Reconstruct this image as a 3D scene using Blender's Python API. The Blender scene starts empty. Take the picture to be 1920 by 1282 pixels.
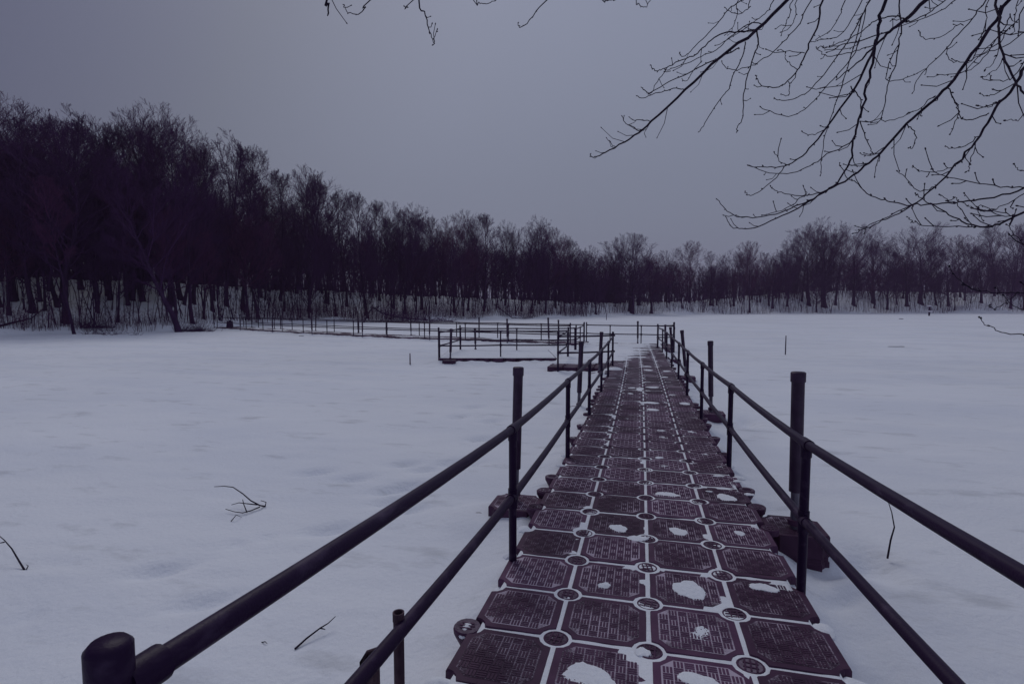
import bpy, math, random
import numpy as np
from math import sin, cos, pi, radians, exp, atan, tan
from mathutils import Vector, Matrix

# ------------------------------------------------------------------ camera, world, sun, exposure
scn = bpy.context.scene
COL = scn.collection
F, HOR = 1000.0, 573.0                     # focal length and horizon line in units of the 1920 px wide photograph
H, YAW, X0, Y0 = 1.841, -0.2383, -0.0677, -2.8086
PITCH = atan((641 - HOR) / F)
CP, SP, CY, SY = cos(PITCH), sin(PITCH), cos(YAW), sin(YAW)
cd = bpy.data.cameras.new('camera')
cam = bpy.data.objects.new('camera', cd)
COL.objects.link(cam)
cd.sensor_width = 36; cd.lens = 36 * F / 1920
cd.clip_start = 0.05; cd.clip_end = 3000
cam.location = (X0, Y0, H)
cam.rotation_euler = (pi / 2 - PITCH, 0, -YAW)
scn.camera = cam
scn.render.resolution_x, scn.render.resolution_y = 1024, 683

SUN_EL, SUN_AZ = 48, -35
HAZE = 0.00060
world = bpy.data.worlds.new('World'); scn.world = world; world.use_nodes = True
wn, wl = world.node_tree.nodes, world.node_tree.links
wn.clear()
wo = wn.new('ShaderNodeOutputWorld')
bg1 = wn.new('ShaderNodeBackground'); bg2 = wn.new('ShaderNodeBackground'); add = wn.new('ShaderNodeAddShader')
sky = wn.new('ShaderNodeTexSky'); sky.sky_type = 'NISHITA'; sky.sun_disc = False
sky.sun_elevation = radians(SUN_EL); sky.sun_rotation = radians(SUN_AZ); sky.air_density = 1.2; sky.dust_density = 4
wl.new(sky.outputs[0], bg1.inputs[0]); bg1.inputs[1].default_value = 0.003
tc = wn.new('ShaderNodeTexCoord'); sep = wn.new('ShaderNodeSeparateXYZ'); wl.new(tc.outputs['Generated'], sep.inputs[0])
rmp = wn.new('ShaderNodeValToRGB'); wl.new(sep.outputs[2], rmp.inputs[0])
els = rmp.color_ramp.elements
els[0].position = 0.0; els[0].color = (0.252, 0.284, 0.370, 1)
els[1].position = 0.55; els[1].color = (0.335, 0.368, 0.495, 1)
e = els.new(0.22); e.color = (0.270, 0.301, 0.400, 1)
# lens vignetting put into the sky: darkened towards the upper left of the view
dotn = wn.new('ShaderNodeVectorMath'); dotn.operation = 'DOT_PRODUCT'
a0 = math.atan2(-1, -0.35)
dotn.inputs[1].default_value = (-0.80, -0.10, 0.45)
wl.new(tc.outputs['Generated'], dotn.inputs[0])
mr = wn.new('ShaderNodeMapRange'); mr.interpolation_type = 'SMOOTHSTEP'
mr.inputs[1].default_value = 0.30; mr.inputs[2].default_value = 1.0; mr.inputs[3].default_value = 1.0; mr.inputs[4].default_value = 0.30
wl.new(dotn.outputs['Value'], mr.inputs[0])
dot2 = wn.new('ShaderNodeVectorMath'); dot2.operation = 'DOT_PRODUCT'; dot2.inputs[1].default_value = (0.62, 0.55, 0.56)
wl.new(tc.outputs['Generated'], dot2.inputs[0])
mr2 = wn.new('ShaderNodeMapRange'); mr2.interpolation_type = 'SMOOTHSTEP'
mr2.inputs[1].default_value = 0.75; mr2.inputs[2].default_value = 1.0; mr2.inputs[3].default_value = 1.0; mr2.inputs[4].default_value = 0.92
wl.new(dot2.outputs['Value'], mr2.inputs[0])
nz = wn.new('ShaderNodeTexNoise'); nz.inputs['Scale'].default_value = 1.6; nz.inputs['Detail'].default_value = 3
wl.new(tc.outputs['Generated'], nz.inputs['Vector'])
mr3 = wn.new('ShaderNodeMapRange'); mr3.inputs[3].default_value = 0.95; mr3.inputs[4].default_value = 1.05
wl.new(nz.outputs[0], mr3.inputs[0])
m1 = wn.new('ShaderNodeMath'); m1.operation = 'MULTIPLY'; wl.new(mr.outputs[0], m1.inputs[0]); wl.new(mr2.outputs[0], m1.inputs[1])
m2 = wn.new('ShaderNodeMath'); m2.operation = 'MULTIPLY'; wl.new(m1.outputs[0], m2.inputs[0]); wl.new(mr3.outputs[0], m2.inputs[1])
cm = wn.new('ShaderNodeMix'); cm.data_type = 'RGBA'; cm.blend_type = 'MULTIPLY'; cm.inputs[7].default_value = (.97, .95, 1.28, 1)
mr4 = wn.new('ShaderNodeMapRange'); mr4.inputs[1].default_value = .58; mr4.inputs[2].default_value = .95; wl.new(dotn.outputs['Value'], mr4.inputs[0])
wl.new(mr4.outputs[0], cm.inputs[0]); wl.new(rmp.outputs[0], cm.inputs[6])
wl.new(cm.outputs[2], bg2.inputs[0]); wl.new(m2.outputs[0], bg2.inputs[1])
wl.new(bg1.outputs[0], add.inputs[0]); wl.new(bg2.outputs[0], add.inputs[1]); wl.new(add.outputs[0], wo.inputs[0])

sl = bpy.data.lights.new('sun', 'SUN'); sl.energy = 0.98; sl.angle = radians(25); sl.color = (1.0, 0.97, 0.95)
sun = bpy.data.objects.new('sun', sl); COL.objects.link(sun)
az = radians(SUN_AZ)
sdir = Vector((sin(az) * cos(radians(SUN_EL)), cos(az) * cos(radians(SUN_EL)), sin(radians(SUN_EL))))
sun.rotation_euler = sdir.to_track_quat('Z', 'Y').to_euler()
sun.location = (0, 0, 40)
scn.view_settings.view_transform = 'Standard'; scn.view_settings.look = 'None'
scn.view_settings.gamma = 1; scn.view_settings.exposure = -0.49
scn.view_settings.use_curve_mapping = False

rnd = random.Random(7)
RNG = np.random.default_rng(11)
ZL = -0.30                                 # snow surface of the lake; the dock deck is z = 0 at its near end

# ------------------------------------------------------------------ survey helpers (sight lines of the photograph -> real places)
def ray(px, py):
    x = (px - 960) / F; u = (641 - py) / F
    y = CP + u * SP; z = -SP + u * CP
    return np.array([x * CY + y * SY, -x * SY + y * CY, z])
def atz(px, py, z):
    r = ray(px, py); t = (z - H) / r[2]
    return np.array([X0, Y0, H]) + t * r
def at_depth(px, py, d):
    return np.array([X0, Y0, H]) + d * ray(px, py)
def depth_of(p):
    x, y = p[0] - X0, p[1] - Y0
    return x * SY + y * CY
def zd(Y):                                  # the floating deck sags a little away from the shore end
    if Y < .9: return -.1305 * Y / 6 + .0111 * Y * (6 - Y) / 9 + .02 * (.9 - Y) ** 2
    if Y < 6: return -.1305 * Y / 6 + .0111 * Y * (6 - Y) / 9
    return -.1305 - .012 * (1 - exp(-(Y - 6) / 2))
def slope(Y): return (zd(Y + .1) - zd(Y - .1)) / .2
def bend(Y): return 0 if Y < 6 else -0.2 * ((Y - 6) / 18) ** 2
def deck(px, py):
    z = 0
    for _ in range(15):
        p = atz(px, py, z); z = zd(p[1])
    return p

def cv(x, y):
    # first survey of the far docks -> final one (lower horizon line)
    d = depth_of((x, y)); k = (1983 / (1953 / d + 3)) / d
    return X0 + (x - X0) * k, Y0 + (y - Y0) * k
def cvz(x, y, dz=0):
    p = cv(x, y); return (p[0], p[1], zd(p[1]) + dz)

# ------------------------------------------------------------------ noise
_perm = RNG.integers(0, 2 ** 31, 65536)
def _h(ix, iy):
    return _perm[(ix * 73856093 ^ iy * 19349663) & 65535] / 2 ** 31
def vnoise(x, y):
    x = np.asarray(x, float); y = np.asarray(y, float)
    ix = np.floor(x).astype(np.int64); iy = np.floor(y).astype(np.int64)
    fx = x - ix; fy = y - iy
    fx = fx * fx * (3 - 2 * fx); fy = fy * fy * (3 - 2 * fy)
    a = _h(ix, iy); b = _h(ix + 1, iy); c = _h(ix, iy + 1); d = _h(ix + 1, iy + 1)
    return (a * (1 - fx) + b * fx) * (1 - fy) + (c * (1 - fx) + d * fx) * fy
def fbm(x, y, o=4):
    s = 0; a = .5
    for _ in range(o):
        s = s + a * vnoise(x, y); x = x * 2.03 + 17.1; y = y * 2.03 + 9.7; a *= .5
    return s

# ------------------------------------------------------------------ materials
def newmat(name, base, rough=.6, spec=.5):
    m = bpy.data.materials.new(name); m.use_nodes = True
    b = m.node_tree.nodes['Principled BSDF']
    b.inputs['Base Color'].default_value = (*base, 1); b.inputs['Roughness'].default_value = rough
    b.inputs['Specular IOR Level'].default_value = spec
    return m
def N(m, t): return m.node_tree.nodes.new(t)
def Lk(m, a, b): m.node_tree.links.new(a, b)
def mottled(m, c1, c2, scale=8, lo=.35, hi=.65, detail=6, coord='Object', stretch=(1, 1, 1), bump=0, bscale=60, rough=None):
    b = m.node_tree.nodes['Principled BSDF']
    if coord == 'World':
        g = N(m, 'ShaderNodeNewGeometry'); out = g.outputs['Position']
    else:
        g = N(m, 'ShaderNodeTexCoord'); out = g.outputs[coord]
    mp = N(m, 'ShaderNodeMapping'); mp.inputs['Scale'].default_value = stretch; Lk(m, out, mp.inputs[0])
    n = N(m, 'ShaderNodeTexNoise'); n.inputs['Scale'].default_value = scale; n.inputs['Detail'].default_value = detail
    Lk(m, mp.outputs[0], n.inputs['Vector'])
    r = N(m, 'ShaderNodeMapRange'); r.inputs[1].default_value = lo; r.inputs[2].default_value = hi; Lk(m, n.outputs[0], r.inputs[0])
    mx = N(m, 'ShaderNodeMix'); mx.data_type = 'RGBA'; Lk(m, r.outputs[0], mx.inputs[0])
    mx.inputs[6].default_value = (*c1, 1); mx.inputs[7].default_value = (*c2, 1)
    Lk(m, mx.outputs[2], b.inputs['Base Color'])
    if bump:
        n2 = N(m, 'ShaderNodeTexNoise'); n2.inputs['Scale'].default_value = bscale; n2.inputs['Detail'].default_value = 5
        Lk(m, out, n2.inputs['Vector'])
        bp = N(m, 'ShaderNodeBump'); bp.inputs['Strength'].default_value = bump; bp.inputs['Distance'].default_value = .01
        Lk(m, n2.outputs[0], bp.inputs['Height']); Lk(m, bp.outputs[0], b.inputs['Normal'])
    return mx
PL1, PL2 = (.056, .021, .056), (.094, .039, .088)
SNOW = (.78, .79, .86)
M = {}
M['plastic'] = newmat('dock_plastic', PL1, .6, .2); mottled(M['plastic'], PL1, PL2, 9, .3, .7, 8, 'World', bump=.25, bscale=180)
# top of a float cube: same plastic with a random tone per cube
m = M['cube'] = newmat('cube_plastic', PL1, .6, .2)
mxn = mottled(m, PL1, PL2, 7, .3, .7, 8, 'World', bump=.2, bscale=160)
oi = N(m, 'ShaderNodeObjectInfo'); r = N(m, 'ShaderNodeMapRange'); r.inputs[3].default_value = .72; r.inputs[4].default_value = 1.25
Lk(m, oi.outputs['Random'], r.inputs[0])
vm = N(m, 'ShaderNodeVectorMath'); vm.operation = 'SCALE'; Lk(m, mxn.outputs[2], vm.inputs[0]); Lk(m, r.outputs[0], vm.inputs['Scale'])
Lk(m, vm.outputs[0], m.node_tree.nodes['Principled BSDF'].inputs['Base Color'])
def snow_speckle(name, lo, hi, snow, sc1=3.2, sc2=95, k=.5):
    m = newmat(name, PL1, .7, .2); b = m.node_tree.nodes['Principled BSDF']
    g = N(m, 'ShaderNodeNewGeometry')
    n1 = N(m, 'ShaderNodeTexNoise'); n1.inputs['Scale'].default_value = sc1; n1.inputs['Detail'].default_value = 3
    n2 = N(m, 'ShaderNodeTexNoise'); n2.inputs['Scale'].default_value = sc2; n2.inputs['Detail'].default_value = 2
    Lk(m, g.outputs['Position'], n1.inputs['Vector']); Lk(m, g.outputs['Position'], n2.inputs['Vector'])
    oi = N(m, 'ShaderNodeObjectInfo')
    a = N(m, 'ShaderNodeMath'); a.operation = 'MULTIPLY_ADD'; a.inputs[1].default_value = k; Lk(m, n2.outputs[0], a.inputs[0]); Lk(m, n1.outputs[0], a.inputs[2])
    a2 = N(m, 'ShaderNodeMath'); a2.operation = 'MULTIPLY_ADD'; a2.inputs[1].default_value = .26; Lk(m, oi.outputs['Random'], a2.inputs[0]); Lk(m, a.outputs[0], a2.inputs[2])
    r = N(m, 'ShaderNodeMapRange'); r.inputs[1].default_value = lo; r.inputs[2].default_value = hi; Lk(m, a2.outputs[0], r.inputs[0])
    mx = N(m, 'ShaderNodeMix'); mx.data_type = 'RGBA'; mx.inputs[6].default_value = (.040, .019, .042, 1); mx.inputs[7].default_value = (*snow, 1)
    Lk(m, r.outputs[0], mx.inputs[0]); Lk(m, mx.outputs[2], b.inputs['Base Color'])
    return m
M['groove'] = snow_speckle('grooves_with_snow', .72, 1.02, (.46, .39, .49))
M['tread'] = snow_speckle('far_tread', .70, 1.1, (.20, .155, .21), 3, 60)
M['steel'] = newmat('rail_paint', (.02, .014, .03), .45, .14)
mottled(M['steel'], (.019, .006, .033), (.075, .050, .098), 16, .56, .84, 8, 'World', stretch=(1, .35, 1), bump=.15, bscale=120)
M['pile'] = newmat('pile_sleeve', (.030, .018, .042), .5, .4); mottled(M['pile'], (.024, .007, .034), (.044, .018, .056), 12, .4, .7, 6, 'World', bump=.2, bscale=80)
M['pipe'] = newmat('galvanised_pipe', (.10, .09, .13), .5, .5); mottled(M['pipe'], (.06, .045, .08), (.16, .15, .2), 18, .35, .7, 7, 'World', stretch=(1, 1, .3))
M['rust'] = newmat('rusty_pipe', (.05, .028, .045), .8, .2); mottled(M['rust'], (.045, .025, .045), (.10, .06, .075), 25, .35, .7, 7, 'World', stretch=(1, 1, .3), bump=.4, bscale=90)
M['bark'] = newmat('bark', (.045, .029, .058), .9, .1); mottled(M['bark'], (.028, .011, .040), (.052, .025, .070), 3, .35, .7, 5, 'World', stretch=(1, 1, .25))
M['bark_far'] = M['bark']
M['twig'] = newmat('twigs', (.058, .024, .078), .95, .02)
M['twig_red'] = newmat('reddish_twigs', (.082, .028, .080), .95, .02)
M['branch'] = newmat('branch_bark', (.035, .024, .048), .85, .15); mottled(M['branch'], (.010, .006, .018), (.035, .022, .045), 30, .35, .7, 5, 'World')
M['white'] = newmat('white_paint', (.62, .6, .68), .5, .3)
M['wood'] = newmat('weathered_wood', (.10, .08, .11), .85, .1)
def snow_mat(name, big=False):
    m = newmat(name, SNOW, .85, .12); b = m.node_tree.nodes['Principled BSDF']
    g = N(m, 'ShaderNodeNewGeometry')
    mp = N(m, 'ShaderNodeMapping'); mp.inputs['Scale'].default_value = (.35, 1.0, 1); mp.inputs['Rotation'].default_value = (0, 0, .22); Lk(m, g.outputs['Position'], mp.inputs[0])
    n = N(m, 'ShaderNodeTexNoise'); n.inputs['Scale'].default_value = .55; n.inputs['Detail'].default_value = 8; n.inputs['Roughness'].default_value = .6
    Lk(m, mp.outputs[0], n.inputs['Vector'])
    r = N(m, 'ShaderNodeMapRange'); r.inputs[1].default_value = .34; r.inputs[2].default_value = .56; Lk(m, n.outputs[0], r.inputs[0])
    mx = N(m, 'ShaderNodeMix'); mx.data_type = 'RGBA'; Lk(m, r.outputs[0], mx.inputs[0])
    mx.inputs[6].default_value = (.735, .772, .850, 1); mx.inputs[7].default_value = (.80, .83, .888, 1)
    n3 = N(m, 'ShaderNodeTexNoise'); n3.inputs['Scale'].default_value = .09; n3.inputs['Detail'].default_value = 4; Lk(m, g.outputs['Position'], n3.inputs['Vector'])
    r3 = N(m, 'ShaderNodeMapRange'); r3.inputs[1].default_value = .35; r3.inputs[2].default_value = .65; r3.inputs[3].default_value = .955; r3.inputs[4].default_value = 1.03; Lk(m, n3.outputs[0], r3.inputs[0])
    vm = N(m, 'ShaderNodeVectorMath'); vm.operation = 'SCALE'; Lk(m, mx.outputs[2], vm.inputs[0]); Lk(m, r3.outputs[0], vm.inputs['Scale'])
    # fine grain of the crust
    n4 = N(m, 'ShaderNodeTexNoise'); n4.inputs['Scale'].default_value = 130; n4.inputs['Detail'].default_value = 2; Lk(m, g.outputs['Position'], n4.inputs['Vector'])
    r4 = N(m, 'ShaderNodeMapRange'); r4.inputs[1].default_value = .3; r4.inputs[2].default_value = .7; r4.inputs[3].default_value = .95; r4.inputs[4].default_value = 1.05; Lk(m, n4.outputs[0], r4.inputs[0])
    vm2 = N(m, 'ShaderNodeVectorMath'); vm2.operation = 'SCALE'; Lk(m, vm.outputs[0], vm2.inputs[0]); Lk(m, r4.outputs[0], vm2.inputs['Scale'])
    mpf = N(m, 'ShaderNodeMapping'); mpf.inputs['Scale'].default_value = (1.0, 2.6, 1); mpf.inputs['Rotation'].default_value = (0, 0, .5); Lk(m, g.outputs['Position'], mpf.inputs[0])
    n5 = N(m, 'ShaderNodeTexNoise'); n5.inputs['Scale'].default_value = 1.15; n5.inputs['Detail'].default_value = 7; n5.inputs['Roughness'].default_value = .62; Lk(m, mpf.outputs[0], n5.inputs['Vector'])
    r5 = N(m, 'ShaderNodeMapRange'); r5.inputs[1].default_value = .30; r5.inputs[2].default_value = .43; r5.inputs[3].default_value = .80; r5.inputs[4].default_value = 1.0; Lk(m, n5.outputs[0], r5.inputs[0])  # scour flecks; their dark tone also paints in the shading of scuffs
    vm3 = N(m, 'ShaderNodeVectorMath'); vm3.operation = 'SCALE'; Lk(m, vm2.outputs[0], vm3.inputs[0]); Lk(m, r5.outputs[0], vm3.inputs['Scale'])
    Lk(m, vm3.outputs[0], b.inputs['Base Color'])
    nb = N(m, 'ShaderNodeTexNoise'); nb.inputs['Scale'].default_value = 22; nb.inputs['Detail'].default_value = 6; Lk(m, g.outputs['Position'], nb.inputs['Vector'])
    bp = N(m, 'ShaderNodeBump'); bp.inputs['Strength'].default_value = .7; bp.inputs['Distance'].default_value = .016
    Lk(m, nb.outputs[0], bp.inputs['Height']); Lk(m, bp.outputs[0], b.inputs['Normal'])
    return m
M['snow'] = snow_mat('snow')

# ------------------------------------------------------------------ mesh helpers
class MB:
    def __init__(s): s.v = []; s.f = []; s.m = []
    def tube(s, pts, rad, n=10, cap=True, mat=0):
        pts = [Vector(p) for p in pts]
        if not hasattr(rad, '__len__'): rad = [rad] * len(pts)
        b0 = len(s.v); up = None
        for i, p in enumerate(pts):
            t = (pts[min(i + 1, len(pts) - 1)] - pts[max(i - 1, 0)])
            if t.length < 1e-9: t = Vector((0, 0, 1))
            t.normalize()
            if up is None: up = Vector((0, 0, 1)) if abs(t.z) < .9 else Vector((1, 0, 0))
            a = t.cross(up)
            if a.length < 1e-6: a = t.cross(Vector((0, 1, 0)))
            a.normalize(); b = a.cross(t); up = b
            for k in range(n):
                w = 2 * pi * k / n
                s.v.append(tuple(p + (a * cos(w) + b * sin(w)) * rad[i]))
        for i in range(len(pts) - 1):
            for k in range(n):
                k2 = (k + 1) % n
                s.f.append((b0 + i * n + k, b0 + i * n + k2, b0 + (i + 1) * n + k2, b0 + (i + 1) * n + k)); s.m.append(mat)
        if cap:
            s.f.append(tuple(b0 + k for k in range(n))[::-1]); s.m.append(mat)
            s.f.append(tuple(b0 + (len(pts) - 1) * n + k for k in range(n))); s.m.append(mat)
        return s
    def loops(s, loops, mat=0, top=True, bottom=False, topmat=None):
        b0 = len(s.v); n = len(loops[0])
        for l in loops: s.v += [tuple(p) for p in l]
        for i in range(len(loops) - 1):
            for k in range(n):
                k2 = (k + 1) % n
                s.f.append((b0 + i * n + k, b0 + i * n + k2, b0 + (i + 1) * n + k2, b0 + (i + 1) * n + k)); s.m.append(mat)
        if top: s.f.append(tuple(b0 + (len(loops) - 1) * n + k for k in range(n))); s.m.append(mat if topmat is None else topmat)
        if bottom: s.f.append(tuple(b0 + k for k in range(n))[::-1]); s.m.append(mat)
        return s
    def box(s, x0, y0, z0, x1, y1, z1, mat=0, bottom=False):
        b = len(s.v)
        s.v += [(x0, y0, z0), (x1, y0, z0), (x1, y1, z0), (x0, y1, z0), (x0, y0, z1), (x1, y0, z1), (x1, y1, z1), (x0, y1, z1)]
        fs = [(4, 5, 6, 7), (0, 1, 5, 4), (1, 2, 6, 5), (2, 3, 7, 6), (3, 0, 4, 7)]
        if bottom: fs.append((3, 2, 1, 0))
        for f in fs: s.f.append(tuple(b + i for i in f)); s.m.append(mat)
        return s
    def mesh(s, name, mats, smooth=False, origin=(0, 0, 0)):
        me = bpy.data.meshes.new(name)
        o = origin
        me.from_pydata([(v[0] - o[0], v[1] - o[1], v[2] - o[2]) for v in s.v], [], s.f)
        for mt in (mats if isinstance(mats, (list, tuple)) else [mats]): me.materials.append(mt)
        me.polygons.foreach_set('material_index', s.m)
        if smooth:
            me.shade_smooth()
            me.set_sharp_from_angle(angle=radians(50))
        me.update()
        return me
def link(name, data, parent=None, loc=(0, 0, 0), rot=None):
    o = bpy.data.objects.new(name, data); COL.objects.link(o); o.location = loc
    if rot is not None: o.rotation_euler = rot
    if parent is not None: o.parent = parent
    return o
def tag(o, label=None, cat=None, group=None, kind=None):
    if label: o['label'] = label
    if cat: o['category'] = cat
    if group: o['group'] = group
    if kind: o['kind'] = kind
    return o
def np_mesh(name, V, Fq, mat, smooth=False):
    me = bpy.data.meshes.new(name)
    nv, nf, k = len(V), len(Fq), Fq.shape[1]
    me.vertices.add(nv); me.vertices.foreach_set('co', np.ascontiguousarray(V, np.float32).ravel())
    me.loops.add(nf * k); me.loops.foreach_set('vertex_index', np.ascontiguousarray(Fq, np.int32).ravel())
    me.polygons.add(nf); me.polygons.foreach_set('loop_start', np.arange(0, nf * k, k, dtype=np.int32))
    me.materials.append(mat); me.update(calc_edges=True)
    if smooth: me.shade_smooth()
    return me
def seg_mesh(name, S, mat, sides=3):
    """S: rows p0(3) p1(3) r0 r1 -> many small tapered prisms in one mesh"""
    S = np.asarray(S, float)
    p0, p1, r0, r1 = S[:, 0:3], S[:, 3:6], S[:, 6], S[:, 7]
    t = p1 - p0; t /= np.maximum(np.linalg.norm(t, axis=1, keepdims=True), 1e-9)
    ref = np.where(np.abs(t[:, 2:3]) > .9, np.array([[1., 0, 0]]), np.array([[0, 0, 1.]]))
    a = np.cross(t, ref); a /= np.linalg.norm(a, axis=1, keepdims=True); b = np.cross(a, t)
    V = []
    for p, r in ((p0, r0), (p1, r1)):
        for k in range(sides):
            w = 2 * pi * k / sides
            V.append(p + (a * cos(w) + b * sin(w)) * r[:, None])
    V = np.stack(V, 1)                                   # n, 2*sides, 3
    n = len(S); base = (np.arange(n) * 2 * sides)[:, None]
    Fq = np.concatenate([base + np.array([[k, (k + 1) % sides, sides + (k + 1) % sides, sides + k]]) for k in range(sides)], 0)
    return np_mesh(name, V.reshape(-1, 3), Fq, mat)

# ------------------------------------------------------------------ the lake and its banks
PXS = np.array([0, 150, 300, 350, 440, 520, 600, 700, 800, 900, 1000, 1100, 1150, 1300, 1500, 1920.])
YS = np.array([628, 625, 622, 619, 612, 607, 604, 602, 600, 598, 596, 594, 592, 589.5, 588, 587.])
SD = (H - ZL) * F / (YS - HOR)
CPX = np.array([0, 250, 400, 500, 700, 900, 1000, 1150, 1300, 1450, 1550, 1700, 1920.])
CYs = np.array([525, 532, 538, 543, 553, 561, 565, 569, 566, 552, 546, 548, 555.])
def shore(px): return np.interp(px, PXS, SD)
def bankw(px): return np.interp(px, [0, 600, 1000, 1400, 1600, 1920], [16, 18, 16, 18, 24, 22])
def bankh(px): return H + (HOR - np.interp(px, CPX, CYs)) / F * (shore(px) + bankw(px))
FOOT = [(f, deck(*f)[:2]) for f in [(890, 748), (905, 800), (760, 838), (800, 845), (843, 835), (770, 870), (730, 878), (735, 895), (760, 908), (620, 938), (860, 765), (925, 772), (870, 840), (660, 860), (590, 850), (935, 690), (985, 745), (990, 760), (300, 1000), (375, 1050), (1600, 1045), (1590, 1000)]]
ARMSEG = [(cv(*a), cv(*b)) for a, b in zip([(-3.25, 26.95), (-9.9, 29.1), (-19.3, 31.9), (-32, 37.9)], [(-9.9, 29.1), (-19.3, 31.9), (-32, 37.9), (-40.6, 42.4)])]
FRONTS = [((-7.5, 15.9), (-3.0, 17.1)), ((-7.5, 15.9), (-8.4, 19.8)), ((-2.8, 14.1), (-1.0, 14.1))]
PITS = [deck(*f)[:2] for f in [(495, 953), (440, 962), (46, 1070), (588, 1192), (560, 1212), (1664, 1050), (748, 1270)]]
def ground(x, y, fine=True):
    x = np.asarray(x, float); y = np.asarray(y, float)
    dx, dy = x - X0, y - Y0
    dep = dx * SY + dy * CY; lat = dx * CY - dy * SY
    th = np.arctan2(lat, dep)
    thc = np.clip(th, -1.1, 1.1)
    px = 960 + F * np.tan(thc)
    dist = np.where(np.abs(th) < 1.1, dep, np.hypot(dx, dy) * cos(1.1))
    s = shore(px) + 2.5 * (vnoise(px / 55., px * 0 + 3) - .5) * shore(px) / 60
    back = np.clip((np.abs(th) - 1.1) / 1.2, 0, 1)
    s = s * (1 - back) + 7 * back
    hb = bankh(px) - ZL
    hb = hb * (1 - back) + 2.0 * back
    u = np.clip((dist - s) / bankw(px), 0, 1)
    lip = np.clip((dist - s) / .8, 0, 1)
    up = u * u * (3 - 2 * u)
    z = ZL + hb * (.75 * up + .25 * u) + .18 * lip * (u < 1) * 1.0 + .18 * (u >= 1)
    z = z + (fbm(x / 3.1, y / 3.1) - .47) * .9 * lip * np.clip(hb / 4, .3, 1)
    if fine:
        lake = 1 - lip
        near = np.exp(-np.clip(dist, 0, 999) / 14)
        # wind-packed ripples of the snow crust
        xr = x * .975 + y * .22; yr = y * .975 - x * .22
        z = z + lake * (.05 * (fbm(xr / 2.6, yr / 1.1) - .47) + .034 * (fbm(xr / .65 + 5, yr / .22) - .47) * np.clip(near * 2, .1, 1))
        dr = 1.5
        for (f, c) in FOOT:
            k = .25 if f[1] > 640 else .3
            ddx = ((x - c[0]) * .8 + (y - c[1]) * .6) / k; ddy = (-(x - c[0]) * .6 + (y - c[1]) * .8) / (k * .38)
            z = z - .085 * np.exp(-(ddx ** 2 + ddy ** 2))
        ex = np.full(x.shape, 9.0)
        for (a_, b_) in ARMSEG:
            vx, vy = b_[0] - a_[0], b_[1] - a_[1]; L2 = vx * vx + vy * vy
            t_ = np.clip(((x - a_[0]) * vx + (y - a_[1]) * vy) / L2, 0, 1)
            ex = np.minimum(ex, np.hypot(x - a_[0] - t_ * vx, y - a_[1] - t_ * vy))
        wv = fbm(x * 1.7, y * 1.7, 3)
        z = z + (.08 + .13 * (wv - .4)) * np.exp(-(np.clip(ex - 1.0, 0, 9) / .45) ** 2)
        ef = np.full(x.shape, 9.0)
        for (a_, b_) in FRONTS:
            vx, vy = b_[0] - a_[0], b_[1] - a_[1]; L2 = vx * vx + vy * vy
            t_ = np.clip(((x - a_[0]) * vx + (y - a_[1]) * vy) / L2, 0, 1)
            ef = np.minimum(ef, np.hypot(x - a_[0] - t_ * vx, y - a_[1] - t_ * vy))
        z = z + np.clip(.02 + .22 * (fbm(x * 2.3 + 9, y * 2.3, 3) - .36), 0, .13) * np.exp(-(ef / .35) ** 2)
        for c in PITS:
            z = z - .03 * np.exp(-(((x - c[0]) ** 2 + (y - c[1]) ** 2) / .008))
        # drift against the dock's left side, hollow on its right
        e = np.maximum(np.abs(x) - 1.0, 0)
        on = (y > -4) & (y < 26.5)
        wob = fbm(x * 2 + 3, y * 2.2, 3)
        z = z + np.where(on & (x < 0), (.13 + .16 * (wob - .47)) * np.exp(-(e / .30) ** 2), 0)
        z = z + np.where(on & (x > 0), (.07 + .22 * (wob - .47)) * np.exp(-(e / .22) ** 2) - .05 * np.exp(-((e - .3) / .2) ** 2), 0)
        for yy in (2.2, 7.75, 13.25, 18.75):
            q = ((x - 1.45) / .55) ** 2 + ((y - yy) / .5) ** 2
            z = z - .01 * np.exp(-q * q)
            q = ((x - 1.86) / .16) ** 2 + ((y - yy + .12) / .30) ** 2
            z = z - .11 * np.exp(-q)
            q = ((x + 1.5) / .45) ** 2 + ((y - yy) / .42) ** 2
            z = z + .09 * np.exp(-q * q)
    return z
def build_ground():
    th = np.concatenate([np.linspace(-pi, -.95, 40)[:-1], np.linspace(-.95, .95, 620), np.linspace(.95, pi, 40)[1:]])
    r = np.concatenate([np.geomspace(.5, 9, 250)[:-1], np.geomspace(9, 30, 110)[:-1], np.geomspace(30, 240, 230)[:-1], np.geomspace(240, 1400, 20)])
    T, R = np.meshgrid(th, r, indexing='ij')
    lat, dep = np.sin(T) * R, np.cos(T) * R
    X = X0 + lat * CY + dep * SY; Y = Y0 - lat * SY + dep * CY
    Z = ground(X, Y)
    nt, nr = X.shape
    V = np.stack([X.ravel(), Y.ravel(), Z.ravel()], 1)
    i = np.arange(nt - 1)[:, None]; j = np.arange(nr - 1)[None, :]
    a = (i * nr + j).ravel()
    Fq = np.stack([a, a + nr, a + nr + 1, a + 1], 1)[:, ::-1]
    V = np.vstack([V, [[X0, Y0, ZL]]])
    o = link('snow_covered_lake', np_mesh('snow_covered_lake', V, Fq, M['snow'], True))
    o['kind'] = 'structure'; o['label'] = 'snow covered frozen lake with its rising snowy banks'
build_ground()
def gz(x, y): return float(ground(np.array([x]), np.array([y]), False)[0])

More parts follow.
